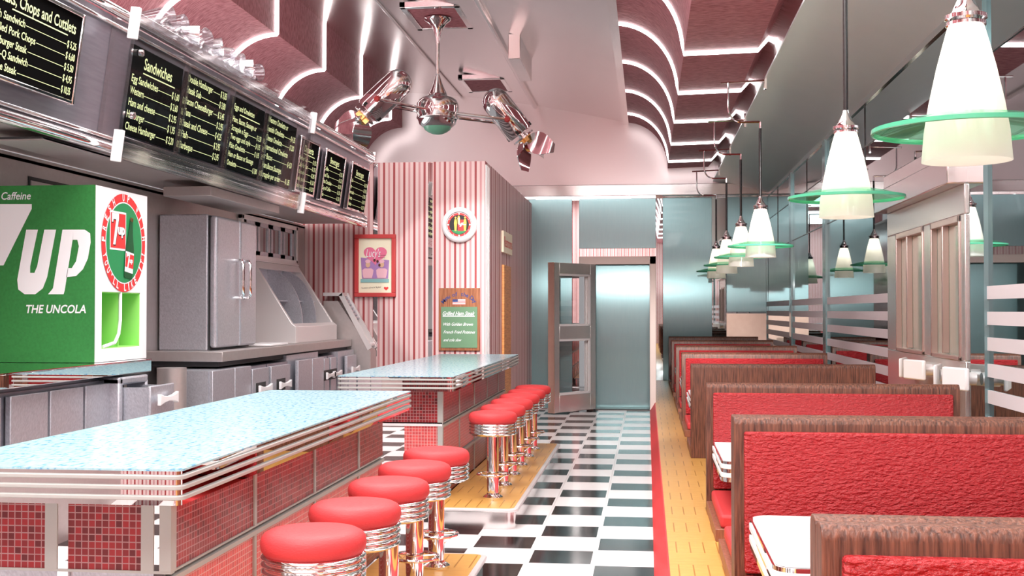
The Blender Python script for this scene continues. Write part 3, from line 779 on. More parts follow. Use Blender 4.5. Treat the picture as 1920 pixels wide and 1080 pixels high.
# refrigerator
xr=-3.3; yr0=PY(403,xr); yr1=PY(478,xr)
fr_=thing('refrigerator','large brushed steel refrigerator with two doors standing on the worktop','refrigerator',((XK+xr)/2,yr0,1.19))
on(MB().mat('steel').box(XK+.01,xr-.06,yr0,yr1,1.19,2.24),'body',fr_,.01)
on(MB().mat('darkgap').box(xr-.06,xr-.045,yr0+.02,yr1-.02,1.2,2.23),'gasket',fr_)
ys=PY(447,xr)
for (a_,b_,hy) in ((yr0,ys-.004,ys-.10),(ys+.004,yr1,ys+.07)):
    d=MB().mat('steel').box(xr-.045,xr+.015,a_,b_,1.21,2.23).build('door',fr_,.025,seg=4); l=fr_.location; d.location=(-l.x,-l.y,-l.z)
    MB().mat('chrome').tube([(xr+.01,hy,1.60),(xr+.06,hy,1.60),(xr+.075,hy,1.63),(xr+.075,hy,1.87),(xr+.06,hy,1.90),(xr+.01,hy,1.90)],.014,8).build('handle',d)
# steel tray on worktop
tag(MB().mat('white').box(-3.45,-3.2,yr1+.12,yr1+.62,1.192,1.212).build('tray',bevel=.006),'flat white tray on the worktop beside the refrigerator','tray')
# display case
yd0_,yd1_=PY(552,-3.3)-0.05,PY(638,-3.3)-.12
ya,yb=10.75,12.22
dcs=thing('display_case','slanted stainless display case with curved dividers between the refrigerator and striped wall','display case',(-3.5,ya,1.19))
prof=[(XK+.02,1.19),(-3.29,1.19),(-3.29,1.345),(-3.33,1.375),(XK+.045,1.97),(XK+.02,1.97)]
sd=MB().mat('warmwhite')
for (p,q) in ((ya,ya+.05),(yb-.05,yb)): sd.prism(prof,p,q)
sd.prism([(XK+.02,1.19),(-3.29,1.19),(-3.29,1.345),(-3.33,1.375),(-3.36,1.36),(XK+.02,1.33)],ya+.05,yb-.05)
sd.prism([(XK+.02,1.90),(XK+.09,1.90),(XK+.045,1.97),(XK+.02,1.97)],ya+.05,yb-.05)
on(sd,'body',dcs,.004)
on(MB().mat('steel').box(XK+.005,XK+.03,ya+.05,yb-.05,1.3,1.93),'back_panel',dcs)
on(MB().mat('steel').box(XK+.02,-3.52,ya+.05,yb-.05,1.585,1.597),'shelf',dcs,.002)
for k in (1,2):
    yy=ya+(yb-ya)*k/3
    pr=[(XK+.03,1.35)]+[(XK+.03+.36*math.cos(a),1.35+.55*math.sin(a)) for a in [PI/2*j/10 for j in range(11)]]
    on(MB().mat('steel').prism(pr,yy-.008,yy+.008),'divider',dcs)
# wall pass-through cupboard with sliding windows
yc0,yc1=PY(450,XK+.02),PY(555,XK+.02)
cu=thing('wall_cupboard','recessed wall cupboard with glazed sliding doors above the slanted display case','cupboard',(XK,yc0,2.0))
f=MB().mat('warmwhite'); f.box(XK,XK+.04,yc0,yc1,2.35,2.395).box(XK,XK+.04,yc0,yc1,1.985,2.03).box(XK,XK+.04,yc1-.05,yc1,2.0,2.39).box(XK,XK+.04,yc0,yc0+.05,2.0,2.39)
on(f,'frame',cu,.003)
on(MB().mat('darkgap').box(XK,XK+.006,yc0+.05,yc1-.05,2.03,2.35),'interior',cu)
n=4
for k in range(n):
    a_=yc0+.08+(yc1-yc0-.16)*k/n; b_=a_+(yc1-yc0-.16)/n-.03
    q=MB().mat('steel'); q.box(XK+.008,XK+.03,a_,a_+.06,2.03,2.35).box(XK+.008,XK+.03,b_-.06,b_,2.03,2.35).box(XK+.008,XK+.03,a_,b_,2.03,2.07).box(XK+.008,XK+.03,a_,b_,2.31,2.35)
    d=on(q,'sliding_door',cu); MB().mat('tintmirror').box(XK+.012,XK+.018,a_+.06,b_-.06,2.07,2.31).build('pane',d)
tag(B('warmwhite',XK,XK+.05,ya,yb,1.972,1.984).build('wall_ledge'),'thin ledge between the display case and the wall cupboard','ledge')
# roll top bin
bn=thing('roll_top_bin','steel roll top bin with slanted shuttered front against the striped wall','bin',(-3.1,12.35,0))
xa,xbn=-3.27,-2.95
pr=[(xa-.2,0.0),(xbn,0),(xbn,1.10),(xa,1.66),(xa-.2,1.66)]
on(MB().mat('steelbeige').prism([(xa-.2,0),(xbn,0),(xbn,1.06),(xa-.04,1.60),(xa-.2,1.60)],12.33,12.58),'body',bn)
rim=MB().mat('warmwhite'); rim.prism([(xbn-.03,1.07),(xbn+.015,1.10),(xa+.01,1.69),(xa-.03,1.66)],12.545,12.585); rim.prism([(xbn-.03,1.07),(xbn+.015,1.10),(xa+.01,1.69),(xa-.03,1.66)],12.32,12.345); rim.box(xa-.2,xa+.01,12.32,12.585,1.655,1.69)
on(rim,'rim',bn)
sh=MB().mat('steel')
for k in range(7):
    u=k/15; x_=xa+(xbn-xa)*u; z_=1.64-.555*u; sh.tube([(x_,12.345,z_),(x_,12.545,z_)],.017,8)
on(sh,'roll_shutter',bn)
on(MB().mat('white').tube([(xbn-.02,12.36,1.13),(xbn-.02,12.53,1.13)],.022,10),'handle',bn)
# ================================================================ MENU LIGHTBOX
XT,ZT,XBt,ZB=-2.96,3.16,-3.06,2.43
up=Vector((XT-XBt,0,ZT-ZB)); H=up.length; un=up.normalized()
def mfr(y): return frame((XBt,y,ZB),(0,1,0),up)     # local x along room, y up the slope, z out
ym0,ym1=3.2,PY(693,-3.0)
mb_=thing('menu_lightbox','long brushed steel menu box with chrome tube rails above the kitchen','menu box',(XK,ym0,2.44))
fr0=mfr(0)
on(MB().mat('steeldark').prism([(XBt-.06,ZB),(XBt-.03,ZB),(XT-.03,ZT),(XT-.06,ZT)],ym0,ym1),'back_panel',mb_)
on(MB().mat('steelbeige').box(XK,XBt-.06,ym0,ym1,2.445,2.50),'underside',mb_)
for (x,z,r,nm) in ((XT-.01,ZT+.03,.030,'top_rail'),(XBt+.0,ZB-.0,.034,'bottom_rail'),(XT-.02,ZT-.05,.014,'top_rail'),(XBt-.01,ZB+.06,.014,'bottom_rail')):
    on(MB().mat('chrome').tube([(x,ym0,z),(x,ym1-.02,z)],r,14),nm,mb_)
on(MB().mat('chrome').prism([(XBt-.06,ZB-.03),(XBt+.04,ZB-.03),(XBt+.04,ZB+.08),(XBt-.03,ZB+.13),(XBt-.06,ZB+.1)],ym1-.03,ym1+.01),'end_bracket',mb_,.004)
on(MB().mat('chrome').prism([(XT-.08,ZT-.10),(XT+.03,ZT-.03),(XT+.03,ZT+.06),(XT-.08,ZT+.06)],ym1-.03,ym1+.01),'end_bracket',mb_,.004)
def fpt(y,px,py):  # position on the sloping menu plane
    return 0
def menu(name_label,y0,y1,lines,v0,v1,title=None,underline=False,framed=True,rowh=None,z=.03,titleh=None):
    """lines: (left, price)"""
    fr=mfr(y0); W=y1-y0; Hh=v1-v0
    t=thing('menu_board',name_label,'menu board',(XBt,y0,ZB))
    l=t.location
    def k(mb,n,bv=0,par=None):
        o=mb.build(n,par or t,bv)
        if par is None: o.location=(-l.x,-l.y,-l.z)
        return o
    k(MB().mat('board').box(0,W,v0,v1,z-.02,z,fr),'panel')
    if framed:
        q=MB().mat('chrome'); b=.022
        q.box(-b,0,v0-b,v1+b,z-.03,z+.015,fr).box(W,W+b,v0-b,v1+b,z-.03,z+.015,fr).box(0,W,v0-b,v0,z-.03,z+.015,fr).box(0,W,v1,v1+b,z-.03,z+.015,fr)
        k(q,'frame',.005)
    tx=MB().mat('yelltext'); m=W*.03; yv=v1
    if title:
        th_=titleh or Hh*.13
        w_=min(W*.92,len(title)*th_*.60); put_text(tx,fr,title,W/2 if len(title)<12 else m, v1-Hh*.09-th_,th_,width=w_,align='c' if len(title)<12 else 'l',bold=.012,z=z+.003)
        yl=v1-Hh*.09-th_-Hh*.055
        quad(tx,fr,W*.22,W*.86,yl,yl+Hh*.014,z+.003); yv=yl-Hh*.02
    n=len(lines); step=(yv-v0-Hh*.03)/n; h=min(step*.62, Hh*.10)
    for i,(a,pz) in enumerate(lines):
        y=yv-step*(i+.80)
        wa=0; wp=0
        if pz: wp=min(W*.27,h*2.6); put_text(tx,fr,'$ '+pz,W-m*.6,y,h,width=wp,align='r',bold=.012,z=z+.003)
        if a:
            ww=min(W*(.66 if pz else .92), len(a)*h*.60); put_text(tx,fr,a,m,y,h,width=ww,bold=.012,z=z+.003); wa=ww
        if pz and W-m*.6-wp-m*.3 > m+wa+m*.3: quad(tx,fr,m+wa+m*.3,W-m*.6-wp-m*.3,y+h*.28,y+h*.36,z+.003)
    k(tx,'lettering')
    return t
P=lambda px: PY(px,-3.01)
menu('black menu board with frame headed Steaks, Chops and Cuttlets, far left',4.95,P(121)-.02,[('Fish Sandwich','5,25'),('Grilled Pork Chops','6,60'),('Hamburger Steak','5,50'),('Bar-B-Q Sandwich','4,95'),('T-bone Steak','10,55')],.17,.60,'Steaks, Chops and Cuttlets',z=.06)
v0,v1=.10,.62
menu('black menu board headed Sandwiches at the left end of the acrylic box',P(229),P(324),[('Egg Sandwiches','1,60'),('Western','2,60'),('Ham and cheese','2,95'),('Hamburger','1,95'),('Cheese Hamburger','2,20')],v0,v1,'Sandwiches',framed=False)
menu('black menu board listing Double Hamburger to Barbeque, second in the acrylic box',P(332),P(409),[('Double Hamburger','3,85'),('Steak Sub','3,80'),('Bacon CheeseBurger','3,45'),('Tuna','2,95'),('Steak and Cheese','4,25'),('Fish','2,95'),('Barbeque','2,95')],v0,v1,framed=False)
menu('black menu board headed Eggs and Omelettes, third in the acrylic box',P(422),P(481),[('Ham, Bacon, Sausage or',''),('Scrapple e Eggs','3,50'),('Two eggs and style','1,95'),('Plain Omelette','1,95'),('Ham or Bacon or Sausage',''),('Omelette','3,80')],v0,v1,'Eggs and Omelettes',framed=False,titleh=.04)
menu('black menu board starting Western Omelette, fourth in the acrylic box',P(486),P(542),[('Western Omelette or',''),('Spanish Omelette','4,35'),('Cheese Omelette','2,80'),('International Omelette',''),('or Bacon','4,20'),('Ham,Bacon,Sausage,',''),('Scrapple per order','1,85')],v0,v1,framed=False)
menu('small framed menu board headed Desserts, first right of the acrylic box',P(552),P(585),[('Pie per Cut','1,75'),('Cake Per Cut','1,75'),('a la mode','2,95'),('Jello pudin','1,50'),('Ice cream','1,35')],.12,.56,'Desserts')
menu('small framed menu board headed Beverages listing Coffee and Tea, middle of the last three',P(600),P(635),[('Coffee','1,75'),('Iced Tea','1,75'),('Hot Chocolate','2,95'),('Cup of Coffee','1,50'),('Tea','1,35')],.12,.56,'Beverages')
menu('small framed menu board headed Beverages listing Cola and Shakes, nearest the striped wall',P(650),P(681),[('Cola','1,85'),('7up','1,85'),('Lemonade','1,85'),('Floats','1,90'),('Shakes','1,35')],.12,.56,'Beverages')
# acrylic box
ab0,ab1=P(202),P(556)
ax_=thing('acrylic_menu_case','clear acrylic case with white end blocks holding four black menu boards','case',(XBt,ab0,ZB))
l=ax_.location
def k(mb,n,bv=0):
    o=mb.build(n,ax_,bv); o.location=(-l.x,-l.y,-l.z); return o
fr=mfr(0)
k(MB().mat('acrylic').box(ab0+.004,ab1-.004,-.06,H+.06,.10,.115,fr),'front_sheet')
k(MB().mat('acrylicedge').box(ab0,ab0+.05,-.02,H+.02,-.028,.094,fr),'side_sheet'); k(MB().mat('acrylicedge').box(ab1-.04,ab1,-.02,H+.02,-.028,.094,fr),'side_sheet')
k(MB().mat('acrylicedge').box(ab0+.053,ab1-.043,-.055,.075,.045,.092,fr),'ledge',.004); k(MB().mat('acrylicedge').box(ab0+.053,ab1-.043,H-.012,H+.045,.045,.092,fr),'top_ledge',.004)
for yy in (P(328),P(415.5),P(483.5)): k(MB().mat('acrylicedge').box(yy-.02,yy+.02,.08,.66,.03,.06,fr),'divider_post')
for yy,hh in ((ab0-.005,.0),(ab1-.025,.0)):
    k(MB().mat('white').box(yy,yy+.03,-.08,.10,.07,.125,fr),'end_block',.004)
    k(MB().mat('white').box(yy,yy+.03,H-.12,H+.06,.07,.125,fr),'end_block',.004)
for yy in (ab0+.03,):
    for v in (.20,.56): k(MB().mat('chrome').lathe([(0,.10),(.02,.105),(.02,.125),(0,.13)],16,fr@Matrix.Translation((yy+.08,v,0))),'screw')
gb=thing('glass_rack','rack of clear glass tumblers lying on top of the acrylic menu case','rack',(XT-.15,0,ZT))
ga=MB().mat('chrome').box(-.1,.1,P(250),P(470),.06,.075); ga.build('tray',gb)
rs=random.Random(3)
for i in range(9):
    yy=P(285)+(P(460)-P(285))*i/8; x_=XT-.03
    mxx=Matrix.Translation((x_,yy,ZT+.135))@Matrix.Rotation(PI/2+rs.uniform(-.2,.2),4,'Y')@Matrix.Rotation(rs.uniform(-.4,.4),4,'X')
    tag(MB().mat('acrylicedge').lathe([(.035,-.09),(.05,-.085),(.066,.10),(.062,.10),(.046,-.08),(.0,-.08)],20,mxx,False).build('glass_tumbler'),'clear glass tumbler lying in the row on top of the acrylic menu case','glass','clear tumblers on top of the menu case')
# underside details
for (a_,b_,x0,x1,lbl) in ((PY(51,-3.2),PY(193,-3.2),-3.42,-3.12,'flush steel access panel under the menu box at upper left'),):
    t=thing('access_panel',lbl,'panel',(x1,a_,2.44)); l=t.location
    o=MB().mat('steelbeige').box(x0,x1,a_,b_,2.385,2.40).build('plate',t); o.location=(-l.x,-l.y,-l.z)
    o=MB().mat('darkgap').box(x0-.03,x1-.0,a_-.01,b_+.012,2.392,2.402).build('shadow_gap',t); o.location=(-l.x,-l.y,-l.z)
t=thing('access_panel','steel access panel on the wall above the drinks machine','panel',(XK,6,2.3)); l=t.location
a_,b_=PY(51,XK),PY(160,XK)
o=MB().mat('darkgap').box(XK,XK+.006,a_,b_,2.05,2.32).build('shadow_gap',t); o.location=(-l.x,-l.y,-l.z)
o=MB().mat('steelbeige').box(XK,XK+.012,a_+.015,b_-.01,2.05,2.295).build('plate',t); o.location=(-l.x,-l.y,-l.z)
tag(MB().mat('steelbeige').box(-3.5,-3.14,PY(392,-3.15),PY(500,-3.15)+.3,2.33,2.40).build('hood_vent',bevel=.004),'shallow steel vent box under the menu box above the refrigerator','vent')
# ================================================================ DRINKS MACHINE
ym=PY(178,-3.08); yn=PY(275,-3.08); xm=-3.08; z0,z1=1.206,2.205; xl=-4.35
xl=XK+.03
dm=thing('drinks_machine','green and white soda dispenser printed with large white 7UP lettering','drinks machine',(xm,ym,z0)); l=dm.location
def k(mb,n,bv=0,par=None):
    o=mb.build(n,par or dm,bv)
    if par is None: o.location=(-l.x,-l.y,-l.z)
    return o
nz0,nz1=z0+.075,z0+.40; na,nb=PY(191,xm),PY(263,xm)
body=MB().mat('printwhite'); body.box(xl,xm,ym,yn,nz1,z1).box(xl,xm,ym,yn,z0,nz0).box(xl,xm,ym,na,nz0,nz1).box(xl,xm,nb,yn,nz0,nz1).box(xl,xm-.25,na,nb,nz0,nz1)
k(body,'body')
nm=(na+nb)/2
ni=MB().mat('limegreen'); ni.box(xm-.25,xm-.24,na,nb,nz0,nz1).box(xm-.25,xm-.004,na,na+.006,nz0,nz1).box(xm-.25,xm-.004,nb-.006,nb,nz0,nz1).box(xm-.25,xm-.004,na,nb,nz0,nz0+.006).box(xm-.25,xm-.004,na,nb,nz1-.006,nz1).box(xm-.25,xm-.02,nm-.006,nm+.006,nz0,nz1)
nn=k(ni,'dispensing_niche')
q=MB().mat('printwhite'); pts=[(xm-.008,nm,nz1),(xm-.008,nm,nz0+.16),(xm-.008,nm-.02,nz0+.08),(xm-.008,nm-.07,nz0+.03),(xm-.008,na+.03,nz0+.01)]
q.tube(pts,.010,8); q.tube([(xm-.06,na+.06,nz1),(xm-.06,na+.06,nz1-.07)],.012,8); q.tube([(xm-.06,nm+.07,nz1),(xm-.06,nm+.07,nz1-.07)],.012,8); k(q,'spout',0,nn)
q=MB().mat('black')
for yy in (na+.05,nm+.05): q.lathe([(0,0),(.025,.002),(.025,.012),(0,.015)],18,Matrix.Translation((xm-.10,yy+.1,nz0+.15))@Matrix.Rotation(PI/2,4,'X'))
k(q,'nozzle',0,nn)
# green side facing the viewer
k(MB().mat('greencard').box(xl,xm+.001,ym-.008,ym-.0005,z0,z1),'side_print')
ff=frame((0,ym-.009,0),(1,0,0),(0,0,1))
gx=lambda px: PX(px,ym); gz=lambda px,py: PZ(py,PX(px,ym),ym)
def P2(px,py): return (gx(px),gz(px,py))
tx=MB().mat('printwhite')
def txt(s_,x0_,x1_,yb_,yt_,**kw):
    a_=P2(x0_,yb_); b_=P2(x1_,yb_); c_=P2(x0_,yt_); put_text(tx,ff,s_,a_[0],a_[1],c_[1]-a_[1],width=b_[0]-a_[0],**kw)
poly(tx,ff,[P2(*p) for p in ((-40,383),(60,383),(60,392),(55,402),(8,498),(-40,498),(-14,415),(-40,415))])
# U and P as drawn slabs
for pts in (((48,431),(84,431),(66,520),(78,520),(86,505),(104,431),(112,431),(110,445),(96,552),(47,552),(38,545),(36,528),(46,470)),):
    pass
poly(tx,ff,[P2(*p) for p in ((50,431),(72,431),(58,500),(58,512),(66,512),(71,500),(84,431),(106,431),(90,520),(82,541),(68,552),(48,552),(36,543),(34,525))])
poly(tx,ff,[P2(*p) for p in ((118,431),(140,431),(123,545),(121,552),(92,552),(101,541))])
poly(tx,ff,[P2(*p) for p in ((140,431),(160,431),(170,438),(171,455),(166,485),(157,505),(144,518),(125.5,520),(128.5,503),(136,503),(144,490),(149,462),(146,450),(136.5,450))])
txt('THE UNCOLA',51,163,587,572,bold=.02,shear=.2)
txt('No Caffeine',-25,58,375,361,bold=.01,shear=.2)
k(tx,'lettering')
# round badge facing the aisle
cyb=PY(232,xm+.002); czb=PZ(456,xm,cyb); R=.272
fb=frame((xm+.001,cyb,czb),(0,1,0),(0,0,1))
ry=R; rx=(PY(271.5,xm)-PY(189.5,xm))/2
czb=PZ(455,xm,cyb); 
bd=MB().mat('logored'); ang=[2*PI*i/56 for i in range(56)]
ry=(PZ(363,xm,cyb)-PZ(547,xm,cyb))/2
disc(bd,fb,0,0,rx,ry,.002,56); bd.mat('printwhite'); disc(bd,fb,0,0,rx*.835,ry*.835,.003,56); bd.mat('discgreen'); disc(bd,fb,0,0,rx*.81,ry*.81,.004,56)
bd.mat('printwhite')
def arctext(s_,a0,a1,rad,h,flip=False,lw=None):
    n=len(s_)
    for i,ch in enumerate(s_):
        if ch==' ': continue
        a=a0+(a1-a0)*i/(n-1)
        x_=rx*rad*math.cos(a); y_=ry*rad*math.sin(a)
        rot=a-PI/2 if not flip else a+PI/2
        put_text(bd,fb,ch,x_,y_,h,width=(lw or h*.62)*(0.45 if ch in "I'!" else 1),align='c',bold=.03,rot=rot,z=.004)
arctext('FRESH UP WITH',PI*.99,PI*.05,.855,.042)
arctext("YOU'LL LIKE IT!",PI*1.10,PI*1.93,.975,.042,True)
# red square logo
quad(bd,fb,-rx*.66,rx*.06,-ry*.16,ry*.62,.005); bd.mat('logored'); quad(bd,fb,-rx*.63,rx*.03,-ry*.12,ry*.58,.006)
bd.mat('black')
def seven(ox,oy,s_,zz):
    poly(bd,fb,[(ox+a*s_*rx,oy+b*s_*ry) for a,b in ((-.52,.42),(-.10,.42),(-.10,.28),(-.30,-.42),(-.44,-.42),(-.26,.26),(-.42,.26),(-.44,.18),(-.52,.18))],zz)
    put_text(bd,fb,'up',ox-.15*rx*s_,oy-.12*ry*s_,.26*ry*s_,width=.42*rx*s_,bold=.05,z=zz)
seven(-rx*.19,ry*.24,.75,.007); bd.mat('printwhite'); seven(-rx*.21,ry*.26,.75,.008)
# bottle
def rot2(p,a): return (p[0]*math.cos(a)-p[1]*math.sin(a), p[0]*math.sin(a)+p[1]*math.cos(a))
def bot(pts,zz): poly(bd,fb,[(rx*.22+rx*rot2(p,-.12)[0], -ry*.10+ry*rot2(p,-.12)[1]) for p in pts],zz)
bd.mat('bottle'); bot([(-.19,-.62),(.19,-.62),(.20,-.2),(.19,.0),(.10,.30),(.055,.62),(-.055,.62),(-.10,.30),(-.19,.0),(-.20,-.2)],.009)
bd.mat('gold'); bot([(-.065,.56),(.065,.56),(.065,.64),(-.065,.64)],.010)
bd.mat('printwhite'); bot([(-.19,-.50),(.19,-.50),(.195,-.08),(-.195,-.08)],.010); bd.mat('logored'); bot([(-.18,-.40),(.19,-.40),(.19,-.12),(-.18,-.12)],.011)
bd.mat('printwhite'); seven(rx*.235,-ry*.35,.36,.012)
k(bd,'round_badge')
# ================================================================ WALL DECOR on the striped wall
def WX(px): return PX(px,YW)
def WZ(px,py): return PZ(py,WX(px),YW)
# poster
x0,x1=WX(666),WX(743); zt_,zb_=WZ(700,440),WZ(700,557)
po=thing('framed_poster',"cream poster with pink heart and Lucy's lettering in a red frame",'poster',(x0,YW,zb_)); l=po.location
def k(mb,n,bv=0):
    o=mb.build(n,po,bv); o.location=(-l.x,-l.y,-l.z); return o
b=.045
k(MB().mat('redframe').box(x0,x1,YW-.05,YW,zb_,zb_+b).box(x0,x1,YW-.05,YW,zt_-b,zt_).box(x0,x0+b,YW-.05,YW,zb_+b,zt_-b).box(x1-b,x1,YW-.05,YW,zb_+b,zt_-b),'frame',.006)
W=x1-x0-2*b; Hh=zt_-zb_-2*b
fp=frame((x0+b,YW-.021,zb_+b),(1,0,0),(0,0,1))
pp=MB().mat('cream').box(x0+b,x1-b,YW-.02,YW-.002,zb_+b,zt_-b); k(pp,'sheet')
q=MB()
def U(a,b_): return (a*W,b_*Hh)
q.mat('purple'); poly(q,fp,[U(*p) for p in ((.06,.65),(.92,.60),(.89,.26),(.10,.26))],.001)
q.mat('heart'); hp=[]
for i in range(48):
    a=2*PI*i/48; hx_=16*math.sin(a)**3; hz_=13*math.cos(a)-5*math.cos(2*a)-2*math.cos(3*a)-math.cos(4*a)
    hp.append((W*(.5+hx_/16*.35),Hh*(.70+hz_/17*.20)))
poly(q,fp,hp,.002)
q.mat('printwhite'); put_text(q,fp,"Lucy's",W*.22,Hh*.66,Hh*.15,width=W*.44,shear=.3,z=.003); 
q.mat('brownprint'); put_text(q,fp,'Chocolate',W*.58,Hh*.68,Hh*.022,width=W*.24,z=.003); put_text(q,fp,'Factory',W*.60,Hh*.64,Hh*.022,width=W*.2,z=.003)
for cx in (.28,.70):
    q.mat('palepink'); poly(q,fp,[(W*(cx+a),Hh*b_) for a,b_ in ((-.17,.42),(-.10,.45),(.10,.45),(.17,.42),(.15,.34),(.12,.27),(-.13,.27),(-.16,.34))],.004)
    q.mat('skin'); disc(q,fp,W*cx,Hh*.52,W*.07,Hh*.055,.005); q.mat('palepink'); disc(q,fp,W*cx,Hh*.58,W*.08,Hh*.035,.006)
q.mat('brownprint')
for a,c_ in ((.48,.60),(.57,.58),(.63,.51)): disc(q,fp,W*a,Hh*c_,W*.035,Hh*.026,.007)
q.mat('tealprint'); quad(q,fp,W*.06,W*.92,Hh*.19,Hh*.255,.007)
q.mat('brownprint'); put_text(q,fp,'You want to call me the "Big Shot"',W*.08,Hh*.075,Hh*.028,width=W*.60,z=.002,rot=.05)
q.mat('logored'); poly(q,fp,[(W*.83+(a[0]-W*.5)*.2,Hh*.08+(a[1]-Hh*.70)*.2) for a in hp],.002)
k(q,'print')
# clock
cx,cz=WX(862),WZ(862,422); R=.192
ck=thing('wall_clock','round white wall clock with red rim and yellow figures on a black dial','clock',(cx,YW,cz))
mxc=Matrix.Rotation(PI/2,4,'X')
MB().mat('white').lathe([(0,0),(R,0),(R,.035),(R*.97,.055),(R*.86,.068),(R*.74,.060),(R*.72,.045),(0,.045)],56,mxc).build('case',ck,0,50)
fc=frame((0,-.046,0),(1,0,0),(0,0,1)); q=MB()
q.mat('black'); disc(q,fc,0,0,R*.715,z=.0005,n=56); q.mat('printwhite'); disc(q,fc,0,0,R*.70,z=.001,n=56); q.mat('logored'); disc(q,fc,0,0,R*.675,z=.0015,n=56); q.mat('black'); disc(q,fc,0,0,R*.56,z=.002,n=48)
q.mat('printwhite')
for i in range(12):
    a=2*PI*i/12; disc(q,fc,R*.615*math.sin(a),R*.615*math.cos(a),R*(.045 if i%3==0 else .02),z=.0022,n=12)
q.mat('discgreen'); poly(q,fc,[(-R*.45,-R*.30),(R*.45,-R*.30),(R*.30,-R*.46),(0,-R*.545),(-R*.30,-R*.46)],.0024)
q.mat('logored'); quad(q,fc,-R*.08,R*.26,-R*.36,R*.28,.0026)
q.mat('yellow')
for (px_,hh) in ((-.20,.40),(-.02,.46),(.34,.40)):
    if px_!=-.02: poly(q,fc,[((px_-.055)*R,-.36*R),((px_+.055)*R,-.36*R),((px_+.085)*R,.10*R),((px_+.055)*R,(hh-.08)*R),((px_-.055)*R,(hh-.08)*R),((px_-.09)*R,.10*R)],.0028)
    else: poly(q,fc,[((px_-.06)*R,.05*R),((px_+.07)*R,.05*R),((px_+.08)*R,(hh-.06)*R),((px_-.08)*R,(hh-.06)*R)],.0028)
    disc(q,fc,px_*R,hh*R,.055*R,z=.003,n=14)
q.mat('printwhite'); poly(q,fc,[(.02*R,-.12*R),(.10*R,-.12*R),(.28*R,.12*R),(.10*R,.10*R)],.0032)
q.build('dial',ck)
h_=MB().mat('printwhite'); h_.box(-.006,.006,-.052,-.049,0,R*.42).box(-.006,R*.40,-.052,-.049,-.005,.005); h_.build('hands',ck)
# menu of the day
x0,x1=WX(823.5),WX(900.5); zt_,zb_=WZ(860,540.5),WZ(860,657.5)
md=thing('menu_sign','brown wooden Menu of the Day sign with green chalkboard and small flag','sign',(x0,YW,zb_)); l=md.location
def k(mb,n,bv=0):
    o=mb.build(n,md,bv); o.location=(-l.x,-l.y,-l.z); return o
W=x1-x0; Hh=zt_-zb_
k(MB().mat('woodboard').box(x0,x1,YW-.03,YW,zb_,zt_),'board',.004)
fm=frame((x0,YW-.031,zb_),(1,0,0),(0,0,1))
q=MB().mat('chalk'); q.box(x0+W*.06,x0+W*.94,YW-.036,YW-.03,zb_+Hh*.045,zb_+Hh*.70); k(q,'chalkboard')
q=MB().mat('printwhite')
put_text(q,fm,'Grilled Ham Steak',W*.10,Hh*.565,Hh*.062,width=W*.78,shear=.45,bold=.012,z=.007); quad(q,fm,W*.10,W*.88,Hh*.545,Hh*.558,.007)
put_text(q,fm,'With Golden Brown',W*.12,Hh*.40,Hh*.048,width=W*.72,shear=.45,bold=.006,z=.007)
put_text(q,fm,'French Fried Potatoes',W*.12,Hh*.275,Hh*.048,width=W*.77,shear=.45,bold=.006,z=.007)
put_text(q,fm,'and cole slaw',W*.12,Hh*.15,Hh*.045,width=W*.44,shear=.45,bold=.006,z=.007)
q.mat('blueprint'); s_='Menu of the Day'
for i,ch in enumerate(s_):
    if ch==' ': continue
    a=math.radians(157-134*i/(len(s_)-1)); put_text(q,fm,ch,W*(.5+.38*math.cos(a)),Hh*(.70+.175*math.sin(a)),Hh*.062,align='c',bold=.02,rot=(a-PI/2)*.75,z=.002)
q.mat('printwhite'); quad(q,fm,W*.34,W*.65,Hh*.735,Hh*.82,.002); q.mat('logored')
for i in range(4): quad(q,fm,W*.34,W*.65,Hh*(.738+.021*i),Hh*(.748+.021*i),.003)
q.mat('blueprint'); quad(q,fm,W*.34,W*.47,Hh*.778,Hh*.82,.004)
k(q,'lettering')
# ================================================================ LIGHTS
def area(name,loc,sx,sy,e,rot=(0,0,0),col=(1,.97,.95)):
    l=bpy.data.lights.new(name,'AREA'); l.shape='RECTANGLE'; l.size=sx; l.size_y=sy; l.energy=e; l.color=col
    o=bpy.data.objects.new(name,l); o.location=loc; o.rotation_euler=rot; C.objects.link(o); return o
area('ceiling_light_near',(-2.0,1.2,5.0),3.0,6.0,520)  # unseen overhead fill added for general brightness, not a fixture
area('ceiling_light_middle',(-1.8,7.5,5.1),3.0,5.0,300)  # second added overhead fill, kept above the frame
area('ceiling_light_windows',(.9,4.0,4.0),.5,8.0,90)  # added fill along the window side, no fixture there
area('kitchen_light',(-4.6,8.5,3.9),1.2,7.0,60)  # added fill over the kitchen, out of sight
for i,y in enumerate(lampY):
    p=bpy.data.lights.new('lamp_bulb_light','POINT'); p.energy=9; p.color=(1,.90,.76); p.shadow_soft_size=.05
    o=bpy.data.objects.new('lamp_bulb_light',p); o.location=(1.215,y,2.07+.36); C.objects.link(o)
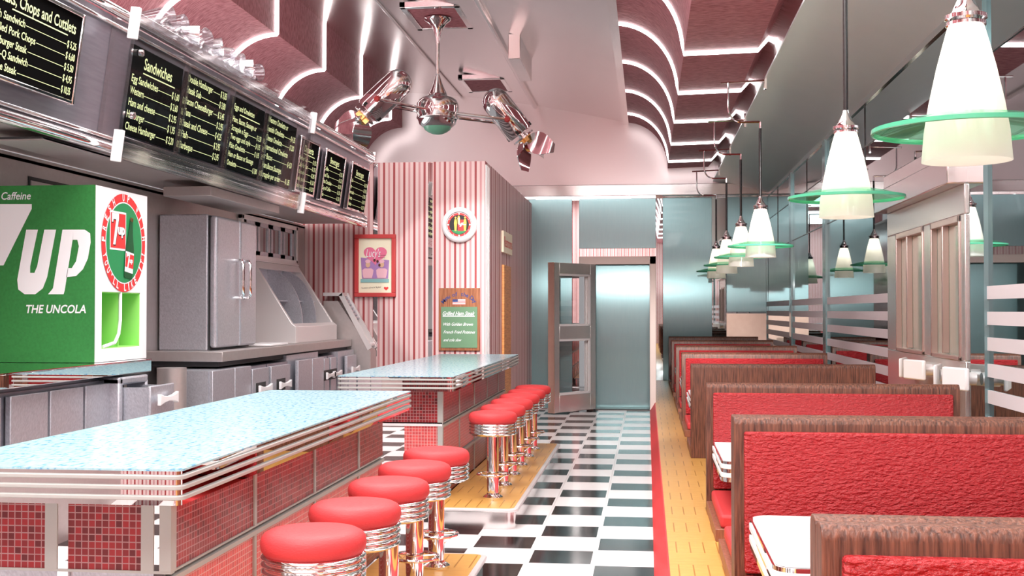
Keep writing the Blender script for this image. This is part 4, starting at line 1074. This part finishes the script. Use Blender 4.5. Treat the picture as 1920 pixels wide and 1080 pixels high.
sp=bpy.data.lights.new('clock_spot','SPOT'); sp.energy=560; sp.spot_size=math.radians(17); sp.spot_blend=.2; sp.shadow_soft_size=.05; sp.color=(1,.97,.95)
so=bpy.data.objects.new('clock_spot',sp); so.location=(-1.3,7.2,4.4); C.objects.link(so)
tgt=Vector((-1.98,YW,1.80)); so.rotation_euler=(tgt-so.location).to_track_quat('-Z','Y').to_euler()
def spot(name,loc,to,e,size,blend=.4,r=.1):
    l=bpy.data.lights.new(name,'SPOT'); l.energy=e; l.spot_size=math.radians(size); l.spot_blend=blend; l.shadow_soft_size=r; l.color=(1,.97,.95)
    o=bpy.data.objects.new(name,l); o.location=loc; o.rotation_euler=(Vector(to)-Vector(loc)).to_track_quat('-Z','Y').to_euler(); C.objects.link(o)
spot('aisle_spot',(-.6,8.0,4.5),(-.6,15.5,0.2),1500,34,.6,.3)  # added fill beam brightening the far aisle, no fitting modelled
spot('booth_spot',(1.0,9.0,3.75),(1.1,17.5,0.4),1100,26,.6,.3)  # added fill beam brightening the far booths, no fitting modelled
spot('door_spot',(-.3,-2.0,2.37),(0.1,18.5,1.7),620,13,.6,.06)
area('window_wash',(1.3,-1.2,2.0),1.0,2.0,70,(PI,0,0))  # unseen upward fill added behind the camera to lift the soffit
area('cove_uplight',(-4.7,11.0,3.1),1.0,12.0,75,(PI,0,0))  # hidden upward fill added to brighten the left pink cove
w=bpy.data.worlds.new('world'); S.world=w; w.use_nodes=True; w.node_tree.nodes['Background'].inputs[0].default_value=(.8,.78,.8,1); w.node_tree.nodes['Background'].inputs[1].default_value=.4
# ================================================================ CAMERA
cam=bpy.data.cameras.new('camera'); cam.lens=2200/1920*36; cam.sensor_width=36; cam.clip_start=.05
co=bpy.data.objects.new('camera',cam); C.objects.link(co); co.location=(0,0,1.5)
co.rotation_euler=(PI/2+math.atan(.01897),0,math.atan(.11545)); S.camera=co
S.view_settings.view_transform='Standard'; S.view_settings.look='None'; S.view_settings.gamma=1; S.view_settings.use_curve_mapping=False
S.view_settings.exposure=0.22
